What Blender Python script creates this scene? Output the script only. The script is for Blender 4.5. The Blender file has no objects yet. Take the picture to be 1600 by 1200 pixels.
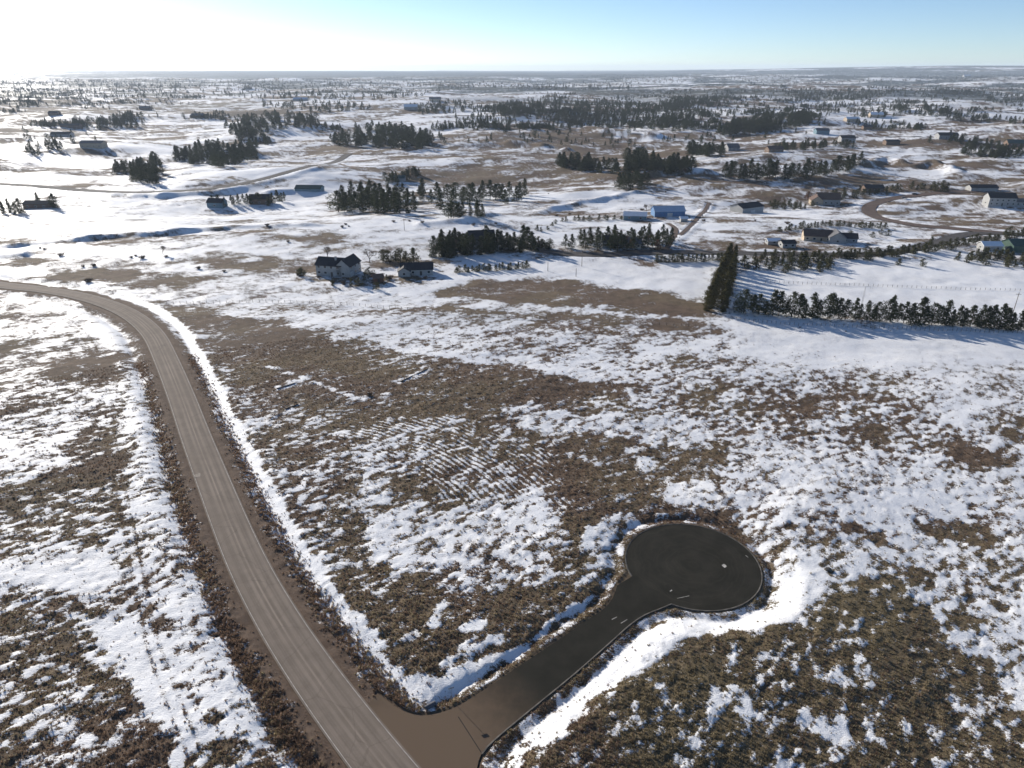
import bpy, bmesh, math, random
import numpy as np
from mathutils import Vector
R = math.radians
random.seed(7)
rng = np.random.default_rng(11)
sc = bpy.context.scene
COL = sc.collection

# ------------------------------------------------------------------ camera, sky, sun, exposure
CAM_H = 90.0
FPX = 1081.0                      # focal length in pixels of the 1600 px wide photograph
PITCH = math.atan((600 - 107) / FPX)
cam = bpy.data.objects.new('camera', bpy.data.cameras.new('camera'))
COL.objects.link(cam)
cam.location = (0, 0, CAM_H)
cam.rotation_euler = (math.pi / 2 - PITCH, 0, 0)
cam.data.sensor_width = 36
cam.data.lens = 36 * FPX / 1600
cam.data.clip_start = 0.5
cam.data.clip_end = 90000
sc.camera = cam

SUN_AZ = -41.0                    # degrees from +Y, negative = to the left
SUN_EL = 17.5
w = bpy.data.worlds.new('World'); sc.world = w; w.use_nodes = True
nt = w.node_tree
bg = nt.nodes['Background']
sky = nt.nodes.new('ShaderNodeTexSky')
sky.sky_type = 'NISHITA'; sky.sun_disc = False
sky.sun_elevation = R(SUN_EL); sky.sun_rotation = R(SUN_AZ)
sky.altitude = 1900; sky.air_density = 0.75; sky.dust_density = 0.7; sky.ozone_density = 2.6
nt.links.new(sky.outputs[0], bg.inputs[0])
bg.inputs[1].default_value = 0.086
sl = bpy.data.lights.new('sun', 'SUN'); sun = bpy.data.objects.new('sun', sl); COL.objects.link(sun)
sl.energy = 4.8; sl.angle = R(0.5); sl.color = (1.0, 0.93, 0.83)
sd = Vector((math.sin(R(SUN_AZ)) * math.cos(R(SUN_EL)), math.cos(R(SUN_AZ)) * math.cos(R(SUN_EL)), math.sin(R(SUN_EL))))
sun.rotation_euler = sd.to_track_quat('Z', 'Y').to_euler()
sun.location = (0, 0, 300)
vs = sc.view_settings
vs.view_transform = 'Standard'; vs.look = 'None'; vs.gamma = 1; vs.use_curve_mapping = False
vs.exposure = 0.68
sc.cycles.max_bounces = 5; sc.cycles.diffuse_bounces = 2; sc.cycles.volume_bounces = 1
sc.cycles.transparent_max_bounces = 4

# ------------------------------------------------------------------ noise
def hash2(ix, iy, seed):
    h = (ix.astype(np.int64) * 374761393 + iy.astype(np.int64) * 668265263 + seed * 2147483647) & 0xffffffff
    h = ((h ^ (h >> 13)) * 1274126177) & 0xffffffff
    h = ((h ^ (h >> 16)) * 2246822519) & 0xffffffff
    return ((h ^ (h >> 15)) & 0xffffff).astype(np.float64) / 0xffffff
def vn(x, y, seed):
    fx = np.floor(x); fy = np.floor(y)
    tx = x - fx; ty = y - fy
    tx = tx * tx * (3 - 2 * tx); ty = ty * ty * (3 - 2 * ty)
    a = hash2(fx, fy, seed); b = hash2(fx + 1, fy, seed)
    c = hash2(fx, fy + 1, seed); d = hash2(fx + 1, fy + 1, seed)
    return (a * (1 - tx) + b * tx) * (1 - ty) + (c * (1 - tx) + d * tx) * ty
def fbm(x, y, octv, seed):                       # about 0..1, mean 0.5
    s = 0; a = 1; t = 0
    for o in range(octv):
        ca, sa = math.cos(0.6 * o + .4), math.sin(0.6 * o + .4)
        f = 2.03 ** o
        s = s + a * vn((x * ca - y * sa) * f + 17.3 * o, (x * sa + y * ca) * f + 9.1 * o, seed + o)
        t += a; a *= .55
    return s / t
def sst(a, b, x):
    t = np.clip((x - a) / (b - a), 0, 1)
    return t * t * (3 - 2 * t)

# ------------------------------------------------------------------ heights
def ridge_line(x, y, P, half):
    d, _, _ = dist_line(x, y, P)
    return np.exp(-(d / half) ** 2)
def macro(x, y):
    r = np.hypot(x, y)
    h = 38 * (fbm(x / 620 + 3.1, y / 620 + 7.7, 3, 5) - .5) * sst(380, 1100, r)
    h = h + 21 * (fbm(x / 210, y / 150, 3, 15) - .5) * sst(330, 620, r)
    h = h + 4.2 * (fbm(x / 52, y / 40, 3, 25) - .5) * sst(300, 650, r)
    h = h + 75 * (fbm(x / 1900 + 1.7, y / 2300 + 4.2, 3, 35) - .55) * sst(1500, 6000, r)
    h = h + 34 * sst(-.1, .75, x / (r + 1)) * sst(1800, 9000, r)          # the land climbs to the right
    h = h - 7 * sst(420, 600, r) * (1 - sst(900, 1500, r))                 # shallow valley
    far = sst(9000, 14000, r)
    h = h * (1 - far) + far * (18 + 104 * sst(.05, .52, x / (r + 1)) + 34 * (fbm(x / 2600, y / 9000, 3, 45) - .4))
    return h
def dist_line(x, y, P):
    """distance, arc length and signed side (positive = right of travel) to polyline P"""
    P = np.asarray(P, float)
    best = np.full(x.shape, 1e18); bs = np.zeros(x.shape); bside = np.zeros(x.shape)
    acc = 0
    for i in range(len(P) - 1):
        a = P[i]; b = P[i + 1]; d = b - a; L = math.hypot(*d)
        if L < 1e-6: continue
        t = np.clip(((x - a[0]) * d[0] + (y - a[1]) * d[1]) / (L * L), 0, 1)
        ex = x - a[0] - t * d[0]; ey = y - a[1] - t * d[1]
        dd = ex * ex + ey * ey
        m = dd < best
        best = np.where(m, dd, best); bs = np.where(m, acc + t * L, bs)
        bside = np.where(m, np.sign(d[1] * ex - d[0] * ey), bside)
        acc += L
    return np.sqrt(best), bs, bside

def ray(px, py):
    u = (np.asarray(px, float) - 800) / FPX; v = (np.asarray(py, float) - 600) / FPX
    sp, cp = math.sin(PITCH), math.cos(PITCH)
    return u, cp - sp * v, -(sp + cp * v)
def flat(px, py):
    dx, dy, dz = ray(px, py)
    t = -CAM_H / dz
    return dx * t, dy * t
def hit(px, py, hf):
    """where the view ray through a point of the photograph meets the terrain"""
    px = np.atleast_1d(np.asarray(px, float)); py = np.atleast_1d(np.asarray(py, float))
    dx, dy, dz = ray(px, py)
    n = 500
    T = 70 * (20000 / 70) ** (np.arange(n) / (n - 1))
    X = dx[:, None] * T; Y = dy[:, None] * T; Z = CAM_H + dz[:, None] * T
    G = hf(X, Y)
    below = Z < G
    k = np.where(below.any(1), below.argmax(1), n - 1); k = np.maximum(k, 1)
    i = np.arange(len(px))
    a = (Z - G)[i, k - 1]; b = (Z - G)[i, k]
    f = np.clip(a / np.where(abs(a - b) < 1e-9, 1, a - b), 0, 1)
    t = T[k - 1] + f * (T[k] - T[k - 1])
    return dx * t, dy * t
def smooth_pts(P, step):
    """Catmull-Rom through the points, resampled about every step metres"""
    P = [np.array(p, float) for p in P]
    P = [2 * P[0] - P[1]] + P + [2 * P[-1] - P[-2]]
    out = []
    for i in range(1, len(P) - 2):
        p0, p1, p2, p3 = P[i - 1:i + 3]
        n = max(2, int(np.linalg.norm(p2 - p1) / step))
        for k in range(n):
            t = k / n
            out.append(.5 * ((2 * p1) + (-p0 + p2) * t + (2 * p0 - 5 * p1 + 4 * p2 - p3) * t * t + (-p0 + 3 * p1 - 3 * p2 + p3) * t ** 3))
    out.append(P[-2])
    return np.array(out)
def smooth_line(P, k):
    for _ in range(k):
        Q = P.copy(); Q[1:-1] = .25 * P[:-2] + .5 * P[1:-1] + .25 * P[2:]; P = Q
    return P
def offset(P, d):
    T = np.gradient(P, axis=0); T /= np.linalg.norm(T, axis=1)[:, None]
    return P + np.stack([T[:, 1], -T[:, 0]], 1) * d            # positive = right of travel

# ---- main road: its left painted edge was read off the photograph
RW = 7.7
Ledge = [(-420, 418), (-200, 429), (0, 450), (75, 459), (137, 473), (185, 493), (220, 523), (240, 565), (262, 625), (280, 682),
         (300, 740), (325, 812), (357, 896), (400, 982), (453, 1070), (520, 1168), (600, 1275), (700, 1400)]
LX, LY = flat([p[0] for p in Ledge], [p[1] for p in Ledge])
# travelling towards the viewer: the road lies to the left of travel
left_edge = smooth_line(smooth_pts(list(zip(LX, LY)), 3.0), 6)
road_c = offset(left_edge, -RW / 2)
# ---- court with its turning circle
bx_, by_ = flat(1082, 881)
BULB = np.array([float(bx_), float(by_)]); BR = 13.1
def fl(pts):
    a, b = flat([p[0] for p in pts], [p[1] for p in pts]); return list(zip(a, b))
right_side = fl([(742, 1215), (752, 1178), (775, 1153), (812, 1122), (850, 1091), (900, 1050), (950, 1006), (985, 975), (1008, 960), (1030, 951)])
left_side = fl([(964, 915), (958, 933), (945, 950), (920, 967), (872, 1000), (800, 1048), (750, 1082), (705, 1108), (660, 1118), (625, 1108), (590, 1083)])
def circ(p): return math.atan2(p[1] - BULB[1], p[0] - BULB[0])
rs = [tuple(p) for p in smooth_pts(right_side, 1.2)]; ls = [tuple(p) for p in smooth_pts(left_side, 1.2)]
a0 = circ(rs[-1]); a1 = circ(ls[0])
while a1 < a0: a1 += 2 * math.pi
arc = [(BULB[0] + BR * math.cos(a0 + (a1 - a0) * k / 60), BULB[1] + BR * math.sin(a0 + (a1 - a0) * k / 60)) for k in range(1, 60)]
court_poly = rs + arc + ls + fl([(560, 1120), (600, 1180), (640, 1230)])
def poly_sd(x, y, P):
    """signed distance, negative inside"""
    P = np.asarray(P, float)
    best = np.full(x.shape, 1e18); ins = np.zeros(x.shape, bool)
    for i in range(len(P)):
        a = P[i]; b = P[(i + 1) % len(P)]; d = b - a; L2 = d @ d
        if L2 < 1e-9: continue
        t = np.clip(((x - a[0]) * d[0] + (y - a[1]) * d[1]) / L2, 0, 1)
        dd = (x - a[0] - t * d[0]) ** 2 + (y - a[1] - t * d[1]) ** 2
        best = np.minimum(best, dd)
        if abs(d[1]) > 1e-12:
            c = ((a[1] > y) != (b[1] > y)) & (x < a[0] + (y - a[1]) * d[0] / d[1])
            ins ^= c
    return np.where(ins, -1, 1) * np.sqrt(best)
court_low = court_poly[::2]

FAR_ROADS = [  # name, width, colour key, points in the photograph
    ('valley_road', 9.0, 'asph_far', [(790, 372), (815, 383), (860, 395), (930, 399), (1010, 396), (1080, 395), (1160, 397), (1240, 398), (1320, 399), (1390, 396), (1450, 384), (1500, 368), (1560, 366), (1640, 372)]),
    ('curved_road', 10.0, 'dirt_far', [(1640, 372), (1560, 364), (1497, 359), (1430, 352), (1378, 342), (1357, 331), (1362, 320), (1392, 311), (1440, 305), (1530, 299)]),
    ('hill_road', 9.5, 'asph_far', [(-60, 286), (60, 291), (150, 299), (215, 301), (300, 298), (365, 290), (430, 275), (490, 258), (546, 240)]),
    ('track', 3.0, 'dirt_far', [(1058, 372), (1072, 360), (1090, 341), (1108, 317)]),
    ('driveway', 3.4, 'dirt_far', [(530, 256), (560, 266), (595, 270)]),
    ('far_road', 8.0, 'asph_far', [(1125, 202), (1150, 192), (1192, 176)]),
    ('side_road', 6.0, 'dirt_far', [(245, 206), (290, 200), (330, 194)]),
    ('upper_road', 9.0, 'dirt_far', [(440, 196), (520, 189), (640, 176)]),
    ('snowy_lane', 5.0, 'asph_far', [(1330, 215), (1400, 214), (1440, 213)]),
    ('house_drive', 3.2, 'dirt_far', [(1043, 350), (1054, 356), (1056, 364), (1050, 374), (1040, 392)]),
]
far_roads = []
for nm, wd, ck, pts in FAR_ROADS:
    X, Y = hit([p[0] for p in pts], [p[1] for p in pts], macro)
    step = max(3, float(np.hypot(X, Y).mean()) / 130)
    P = smooth_line(smooth_pts(list(zip(X, Y)), step), 4)
    Z = macro(P[:, 0], P[:, 1]); k = np.ones(9) / 9
    Z = np.convolve(np.pad(Z, 4, mode='edge'), k, 'valid') + .45
    L = np.concatenate([[0], np.cumsum(np.hypot(*np.diff(P, axis=0).T))])
    far_roads.append((nm, wd, ck, P, Z, L))

# banks: ridges whose near side falls away from the sun and lies in blue shade
BANKS = [(2.3, 4.2, [(-60, 392), (60, 381), (130, 374), (230, 368), (330, 361), (420, 355), (530, 350)]),
         (1.8, 4.2, [(-60, 412), (0, 403), (50, 397)]),
         (3.4, 6.5, [(60, 296), (130, 303), (215, 305), (300, 302), (365, 294), (430, 279), (490, 263), (540, 247)]),
         (2.0, 5.0, [(815, 337), (860, 327), (905, 318), (960, 307), (1010, 297)]),
         (4.2, 9, [(1330, 262), (1385, 252), (1420, 262), (1455, 256), (1490, 270), (1505, 282)]),
         (5.0, 13, [(780, 222), (850, 232), (930, 245)]),
         (6, 15, [(900, 200), (960, 208), (1040, 215)]),
         (2.0, 6, [(400, 300), (480, 300), (560, 312)]),
         (3, 7, [(1000, 278), (1040, 270), (1120, 272)]),
         (1.6, 6, [(640, 350), (720, 346), (780, 335)])]
banks = []
for A, hw, pts in BANKS:
    X, Y = hit([p[0] for p in pts], [p[1] for p in pts], macro)
    banks.append((A, hw, smooth_pts(list(zip(X, Y)), 25)))

def boxed(x, y, P, pad):
    P = np.asarray(P)
    return (x > P[:, 0].min() - pad) & (x < P[:, 0].max() + pad) & (y > P[:, 1].min() - pad) & (y < P[:, 1].max() + pad)

RISE = 1.5
def height(x, y, want=False):
    x = np.asarray(x, float); y = np.asarray(y, float)
    h = macro(x, y)
    r = np.hypot(x, y)
    h = h + 1.6 * (fbm(x / 38, y / 30, 2, 61) - .5) * (1 - sst(230, 420, r)) * sst(20, 60, r)
    dm = np.full(x.shape, 99.0); side = np.zeros(x.shape); dc = np.full(x.shape, 99.0)
    m = boxed(x, y, road_c, 40)
    if m.any():
        d, s, sg = dist_line(x[m], y[m], road_c[::3])
        dm[m] = np.minimum(99, d - RW / 2); side[m] = sg
    m = boxed(x, y, court_low, 45)
    if m.any():
        dc[m] = np.minimum(99, poly_sd(x[m], y[m], court_low))
    near = np.minimum(dm, dc)
    flatten = 1 - sst(2, 16, near)
    hr = macro(x, y)
    h = h * (1 - flatten) + hr * flatten
    # main road: shallow ditches either side
    e = dm + 1.0 * (fbm(x / 9, y / 9, 2, 71) - .5)
    ditch = -.75 * np.exp(-((e - 5.0) / 1.7) ** 2) + .35 * np.exp(-((e - 9.5) / 2.2) ** 2)
    q = dc + 1.4 * (fbm(x / 6, y / 6, 2, 81) - .5)
    bank = -.55 * np.exp(-((q - 2.4) / 1.1) ** 2) + (.3 + (RISE - .3) * sst(-2, 8, (x - BULB[0] - y + BULB[1]) * .707)) * sst(2.5, 8.5, q) * (1 - sst(10, 42, q))
    wcd = sst(2, 12, dm)
    h = h + ditch * sst(1.0, 7, dc) + bank * wcd * (dc > 0)
    # ground is kept below the paved sheets
    under = 1 - sst(.05, .8, near)
    h = h - .16 * under
    for A, hw, P in banks:
        m = boxed(x, y, P, hw * 7)
        if m.any():
            d, s, sg = dist_line(x[m] + 9 * (fbm(x[m] / 16, y[m] / 16, 2, 78) - .5), y[m] + 9 * (fbm(x[m] / 16, y[m] / 16, 2, 79) - .5), P)
            L = s.max() + 1e-6
            fade = sst(0, .12, s / L) * (1 - sst(.88, 1, s / L))
            h[m] += A * np.exp(-(d / hw) ** 2) * fade * (.25 + 1.5 * fbm(x[m] / 22, y[m] / 22, 2, 77))
    for nm, wd, ck, P, Z, L in far_roads:
        m = boxed(x, y, P, wd * 5)
        if m.any():
            d, s, sg = dist_line(x[m], y[m], P[::2] if len(P) > 20 else P)
            zz = np.interp(s, L, Z)
            k = 1 - sst(wd * .5 + 1, wd * 2.2, d)
            cut = .35 + .0004 * np.hypot(x[m], y[m])
            h[m] = h[m] * (1 - k) + (zz - cut * (1 - sst(wd * .45, wd * .62, d))) * k
    if want: return h, dm, side, dc
    return h
def at(px, py):
    X, Y = hit(px, py, height)
    Z = height(X, Y)
    return X, Y, Z

# ------------------------------------------------------------------ snow cover: share of snow (0..1) of real patches on the ground
SNOW = [  # (share, soft, polygon in the photograph)
    (.66, 1, [(-80, 440), (180, 470), (240, 560), (300, 740), (400, 980), (540, 1220), (-80, 1220)]),
    (.86, 1, [(-60, 462), (60, 466), (140, 482), (190, 520), (205, 560), (180, 545), (140, 500), (0, 480)]),
    (.33, 1, [(-20, 545), (50, 520), (90, 505), (140, 496), (150, 515), (60, 545), (0, 565)]),
    (.86, .6, [(0, 546), (60, 522), (122, 497), (126, 501), (62, 528), (0, 553)]),
    (.36, 1, [(60, 575), (110, 562), (185, 556), (192, 590), (130, 602), (60, 600)]),
    (.66, 1, [(0, 600), (90, 610), (190, 600), (196, 650), (100, 670), (0, 700)]),
    (.70, 1, [(0, 650), (100, 640), (180, 650), (150, 670), (100, 690), (0, 750)]),
    (.14, 1, [(100, 682), (150, 665), (200, 672), (196, 690), (140, 715), (108, 706)]),
    (.12, 1, [(-40, 775), (60, 742), (130, 720), (200, 700), (200, 738), (150, 765), (90, 780), (-40, 805)]),
    (.43, 1, [(-40, 800), (100, 775), (190, 742), (186, 830), (100, 856), (-40, 880)]),
    (.97, 1, [(-40, 885), (100, 862), (180, 845), (186, 900), (150, 955), (60, 920), (-40, 925)]),
    (.90, 1.5, [(190, 500), (228, 560), (245, 640), (262, 740), (296, 840), (330, 940), (380, 1040), (440, 1140), (480, 1210), (330, 1210), (260, 1080), (195, 950), (186, 850), (200, 700), (206, 600)]),
    (.5, 1, [(-40, 930), (120, 940), (160, 985), (60, 990), (-40, 985)]),
    (.10, 1, [(-40, 972), (60, 975), (100, 990), (116, 1015), (132, 1030), (100, 1048), (60, 1020), (-40, 1020)]),
    (.56, 1, [(-40, 1022), (100, 1050), (150, 1090), (130, 1180), (-40, 1175)]),
    (.10, 1, [(120, 1030), (180, 1050), (192, 1080), (230, 1120), (262, 1160), (252, 1215), (120, 1215), (135, 1130), (155, 1100)]),
    (.25, 1, [(-40, 1155), (80, 1155), (120, 1215), (-40, 1215)]),
    (1.0, 1, [(90, 962), (140, 998), (190, 1038), (232, 1100), (265, 1155), (262, 1215), (400, 1215), (330, 1120), (262, 1010), (200, 965)]),
    (.40, 1, [(180, 905), (205, 915), (240, 945), (272, 975), (266, 1002), (240, 992), (200, 950)]),
    (.52, 1, [(262, 1050), (300, 1075), (350, 1130), (340, 1160), (300, 1110)]),
    (.50, 1, [(300, 1170), (380, 1150), (440, 1215), (280, 1215)]),
    # the lot between the road and the court
    (.22, 2, [(248, 478), (400, 480), (700, 480), (1120, 500), (1140, 830), (980, 815), (950, 930), (800, 1045), (660, 1115), (560, 1030), (430, 830), (330, 640)]),
    (.74, 1.5, [(260, 470), (480, 474), (620, 484), (900, 500), (1115, 525), (1118, 606), (1000, 592), (900, 580), (780, 566), (640, 550), (520, 522), (420, 500)]),
    (.50, 1, [(660, 530), (760, 548), (900, 566), (980, 575), (960, 582), (820, 566), (680, 546)]),
    (.93, .8, [(570, 530), (700, 543), (820, 560), (930, 578), (1000, 588), (990, 600), (880, 586), (760, 568), (700, 563), (600, 540)]),
    (.60, 1, [(940, 540), (1110, 560), (1112, 625), (1040, 612), (940, 590)]),
    (.12, 1.5, [(300, 486), (420, 506), (520, 532), (640, 562), (760, 582), (900, 598), (1000, 608), (1000, 625), (780, 652), (560, 645), (430, 640), (380, 600), (340, 530)]),
    (.30, 1, [(520, 530), (620, 560), (700, 570), (640, 585), (540, 560)]),
    (.92, .4, [(282, 520), (288, 512), (330, 580), (348, 610), (362, 650), (350, 650), (320, 590)]),
    (.42, 1, [(300, 520), (318, 520), (350, 580), (400, 640), (440, 720), (500, 760), (480, 800), (400, 700), (350, 640)]),
    (.66, .3, [(400, 566), (440, 576), (480, 590), (482, 595), (440, 583), (398, 570)]),
    (.6, .3, [(480, 592), (520, 605), (560, 620), (600, 628), (600, 632), (555, 626), (518, 611)]),
    (.8, .3, [(428, 604), (452, 596), (474, 592), (476, 597), (456, 604), (432, 610)]),
    (.75, .3, [(616, 596), (640, 586), (672, 573), (678, 577), (650, 592), (622, 601)]),
    (.7, .3, [(590, 620), (606, 610), (612, 614), (600, 626)]),
    (.65, .3, [(440, 640), (458, 630), (470, 630), (456, 642)]),
    (.38, 1.5, [(440, 680), (520, 648), (640, 648), (780, 655), (840, 700), (900, 760), (880, 800), (700, 800), (600, 780), (560, 880), (480, 860), (430, 760)]),
    (.56, 1, [(560, 700), (640, 660), (720, 670), (760, 720), (700, 730), (640, 760), (600, 790), (570, 760)]),
    (.14, 1, [(600, 745), (650, 740), (690, 775), (690, 792), (630, 792)]),
    (.10, 1, [(545, 800), (580, 810), (590, 860), (560, 880), (535, 850)]),
    (.84, 1.5, [(580, 805), (620, 795), (700, 792), (780, 782), (850, 768), (884, 800), (880, 850), (840, 885), (790, 878), (750, 898), (700, 905), (620, 895), (586, 855)]),
    (.70, 1, [(740, 890), (830, 880), (880, 890), (860, 920), (780, 930), (730, 915)]),
    (.30, 1, [(470, 860), (560, 880), (640, 905), (700, 915), (660, 960), (600, 990), (540, 980), (490, 910)]),
    (.07, 1.5, [(540, 945), (640, 915), (740, 930), (820, 920), (900, 900), (935, 905), (900, 950), (820, 990), (740, 1010), (700, 1055), (620, 1065), (570, 1015)]),
    (.92, .6, [(722, 986), (745, 970), (772, 968), (758, 990), (735, 994)]),
    (.92, .8, [(685, 1050), (700, 1020), (735, 1000), (782, 994), (772, 1016), (745, 1048), (704, 1062)]),
    (.75, .8, [(672, 965), (688, 945), (706, 940), (698, 960), (680, 978)]),
    (.74, 1.2, [(788, 640), (830, 628), (900, 645), (1000, 640), (1115, 650), (1120, 700), (1000, 692), (920, 672), (860, 682), (808, 668)]),
    (.52, 1, [(920, 612), (1010, 608), (1112, 625), (1116, 655), (1000, 645), (930, 640)]),
    (.09, 1, [(880, 690), (960, 692), (1040, 702), (1116, 705), (1118, 760), (1040, 762), (1000, 790), (900, 830), (880, 790), (890, 730)]),
    (.72, .8, [(880, 708), (910, 712), (965, 722), (960, 730), (900, 722)]),
    (.60, .8, [(985, 700), (1030, 715), (1024, 735), (1000, 728)]),
    (.9, .8, [(1040, 756), (1110, 752), (1135, 780), (1150, 800), (1060, 788), (1034, 775)]),
    (.95, .8, [(900, 842), (940, 816), (990, 798), (975, 822), (955, 850), (950, 885), (925, 868)]),
    (.30, 1, [(880, 880), (940, 875), (955, 900), (930, 935), (890, 930)]),
    # snow that lies in the ditch along the road and the court
    (.97, .5, [(250, 478), (268, 500), (300, 560), (345, 650), (400, 745), (440, 820), (470, 880), (510, 940), (570, 1010), (630, 1062), (690, 1066), (740, 1050), (800, 1010), (870, 960), (925, 925), (935, 932), (870, 985), (800, 1035), (740, 1078), (700, 1103), (655, 1113), (600, 1085), (545, 1030), (500, 970), (462, 900), (425, 830), (385, 750), (330, 660), (285, 570), (255, 510)]),
    # right of the lot
    (.77, 3, [(1140, 500), (1700, 540), (1700, 1220), (1300, 1220), (1280, 900), (1180, 850), (1150, 790)]),
    (.96, 2, [(1140, 495), (1700, 525), (1700, 570), (1400, 575), (1150, 560)]),
    (.52, 2, [(1150, 590), (1250, 585), (1350, 600), (1420, 625), (1500, 660), (1600, 690), (1600, 720), (1480, 720), (1330, 690), (1200, 680), (1150, 670)]),
    (.10, 1, [(1346, 668), (1370, 664), (1392, 680), (1385, 697), (1352, 695)]),
    (.10, 1, [(1458, 676), (1495, 680), (1540, 705), (1570, 722), (1520, 732), (1480, 714)]),
    (.16, 1, [(1522, 658), (1560, 668), (1620, 680), (1620, 692), (1550, 682)]),
    (.36, 1, [(1160, 600), (1250, 605), (1300, 620), (1280, 650), (1180, 655)]),
    (.95, 2, [(1155, 740), (1300, 715), (1470, 735), (1490, 790), (1400, 805), (1250, 800), (1160, 790)]),
    (.07, .8, [(1318, 814), (1345, 818), (1395, 845), (1412, 862), (1370, 848), (1335, 838)]),
    (.07, .8, [(1442, 822), (1480, 812), (1525, 815), (1560, 842), (1568, 862), (1500, 852), (1455, 843)]),
    (.30, 1, [(1330, 870), (1400, 880), (1470, 900), (1450, 920), (1360, 900)]),
    (.16, 1.5, [(1280, 940), (1350, 895), (1430, 930), (1480, 985), (1540, 1045), (1620, 1120), (1620, 1240), (760, 1240), (884, 1150), (925, 1102), (1012, 1044), (1062, 1002), (1140, 994), (1200, 988), (1250, 969)]),
    (.45, 1, [(1230, 985), (1290, 945), (1345, 960), (1360, 1010), (1290, 1020), (1240, 1005)]),
    (.10, .8, [(1475, 945), (1505, 938), (1535, 965), (1535, 982), (1500, 978), (1480, 965)]),
    (.14, .8, [(1545, 935), (1565, 935), (1578, 958), (1560, 958)]),
    (.22, 1, [(1410, 1005), (1470, 1010), (1560, 1030), (1530, 1045), (1440, 1035)]),
    (.82, .8, [(1335, 1025), (1355, 1015), (1372, 1040), (1378, 1085), (1350, 1072)]),
    (.8, .8, [(1388, 1062), (1410, 1066), (1412, 1080), (1395, 1076)]),
    (.75, .8, [(1242, 1115), (1262, 1105), (1290, 1130), (1310, 1100), (1330, 1125), (1330, 1158), (1300, 1160), (1318, 1185), (1295, 1190), (1270, 1150)]),
    (.78, .8, [(1345, 1112), (1365, 1115), (1385, 1160), (1370, 1162), (1350, 1140)]),
    (.80, .8, [(1404, 1105), (1420, 1110), (1442, 1150), (1425, 1172), (1396, 1150), (1402, 1130)]),
    (.70, .8, [(1020, 1060), (1040, 1072), (1046, 1100), (1026, 1085)]),
    (.75, .8, [(1102, 1075), (1130, 1068), (1160, 1080), (1180, 1125), (1160, 1130), (1140, 1105), (1112, 1115)]),
    (.62, .8, [(1140, 1012), (1160, 1020), (1170, 1045), (1152, 1045)]),
    (.66, .8, [(1180, 1005), (1196, 1020), (1210, 1060), (1192, 1045)]),
    (.60, .8, [(1075, 1150), (1098, 1152), (1096, 1175), (1080, 1168)]),
    (.80, .8, [(1265, 1058), (1300, 1050), (1330, 1060), (1320, 1080), (1290, 1075)]),
    # bright swath past the court
    (1.0, .6, [(735, 1240), (760, 1200), (800, 1165), (850, 1122), (905, 1068), (960, 1015), (1000, 985), (1040, 972), (1090, 970), (1130, 968), (1200, 948), (1240, 915), (1262, 882), (1290, 885), (1300, 905), (1288, 940), (1252, 966), (1205, 983), (1140, 990), (1062, 998), (1010, 1040), (925, 1098), (882, 1142), (850, 1170), (800, 1240)]),
    (.6, .8, [(740, 1190), (800, 1145), (850, 1170), (860, 1240), (740, 1240)]),
    # middle distance
    (.90, 4, [(-80, 390), (300, 395), (600, 380), (700, 400), (700, 470), (250, 440), (-80, 438)]),
    (.10, 1.5, [(50, 436), (110, 424), (180, 420), (260, 430), (340, 437), (220, 446), (120, 440)]),
    (.25, 1.5, [(280, 408), (340, 396), (430, 398), (500, 405), (560, 418), (480, 424), (350, 420)]),
    (.18, 1.5, [(-40, 408), (70, 404), (60, 413), (-40, 418)]),
    (.30, 1.5, [(150, 372), (300, 362), (500, 354), (500, 362), (300, 372), (150, 384)]),
    (.24, 2, [(440, 372), (530, 366), (560, 378), (470, 384)]),
    (.03, 1.5, [(672, 462), (700, 446), (760, 437), (880, 438), (980, 450), (1060, 466), (1102, 478), (1095, 490), (1010, 490), (900, 478), (780, 472)]),
    (.97, 2, [(700, 402), (1130, 402), (1120, 470), (1060, 462), (980, 448), (880, 436), (760, 434), (690, 440)]),
    (.3, 1.5, [(995, 402), (1025, 406), (1020, 418), (998, 414)]),
    (1.0, 2, [(1150, 425), (1310, 410), (1480, 396), (1700, 420), (1700, 500), (1140, 480)]),
    (.9, 2, [(840, 355), (950, 345), (950, 372), (870, 390)]),
    (.28, 2, [(1065, 375), (1200, 370), (1330, 384), (1340, 394), (1060, 392)]),
    (.66, 2, [(1110, 335), (1260, 335), (1250, 370), (1075, 368)]),
    (.60, 2, [(1380, 318), (1480, 306), (1700, 320), (1700, 356), (1480, 352), (1400, 338)]),
    (.95, 2, [(1210, 318), (1340, 322), (1345, 336), (1210, 334)]),
    (.22, 2, [(1180, 300), (1300, 285), (1500, 282), (1700, 295), (1700, 302), (1400, 296), (1190, 310)]),
    (.88, 3, [(0, 310), (200, 305), (330, 330), (300, 365), (0, 370)]),
    (.35, 3, [(750, 235), (870, 245), (960, 270), (860, 300), (780, 280)]),
    (.30, 3, [(0, 165), (110, 160), (140, 175), (0, 182)]),
    (.12, 2, [(90, 292), (150, 285), (155, 292), (110, 297)]),
    (.15, 2, [(290, 282), (370, 278), (360, 290), (300, 292)]),
    (.45, 1.5, [(478, 436), (500, 424), (575, 426), (585, 442), (540, 452), (480, 448)]),
    (.2, 1.2, [(570, 440), (590, 424), (604, 428), (606, 445), (585, 450)]),
    (.5, 1.5, [(620, 436), (680, 428), (690, 440), (640, 446)]),
    (.3, 1.5, [(560, 412), (700, 404), (700, 412), (600, 418)]),
    (.35, 1.5, [(905, 396), (1000, 388), (1060, 386), (1060, 394), (960, 400)]),
    (.3, 2, [(1180, 326), (1200, 318), (1216, 324), (1196, 334)]),
    (.25, 2, [(1240, 318), (1330, 310), (1340, 324), (1260, 328)]),
    (.4, 2, [(1340, 375), (1400, 368), (1420, 380), (1360, 388)]),
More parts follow.
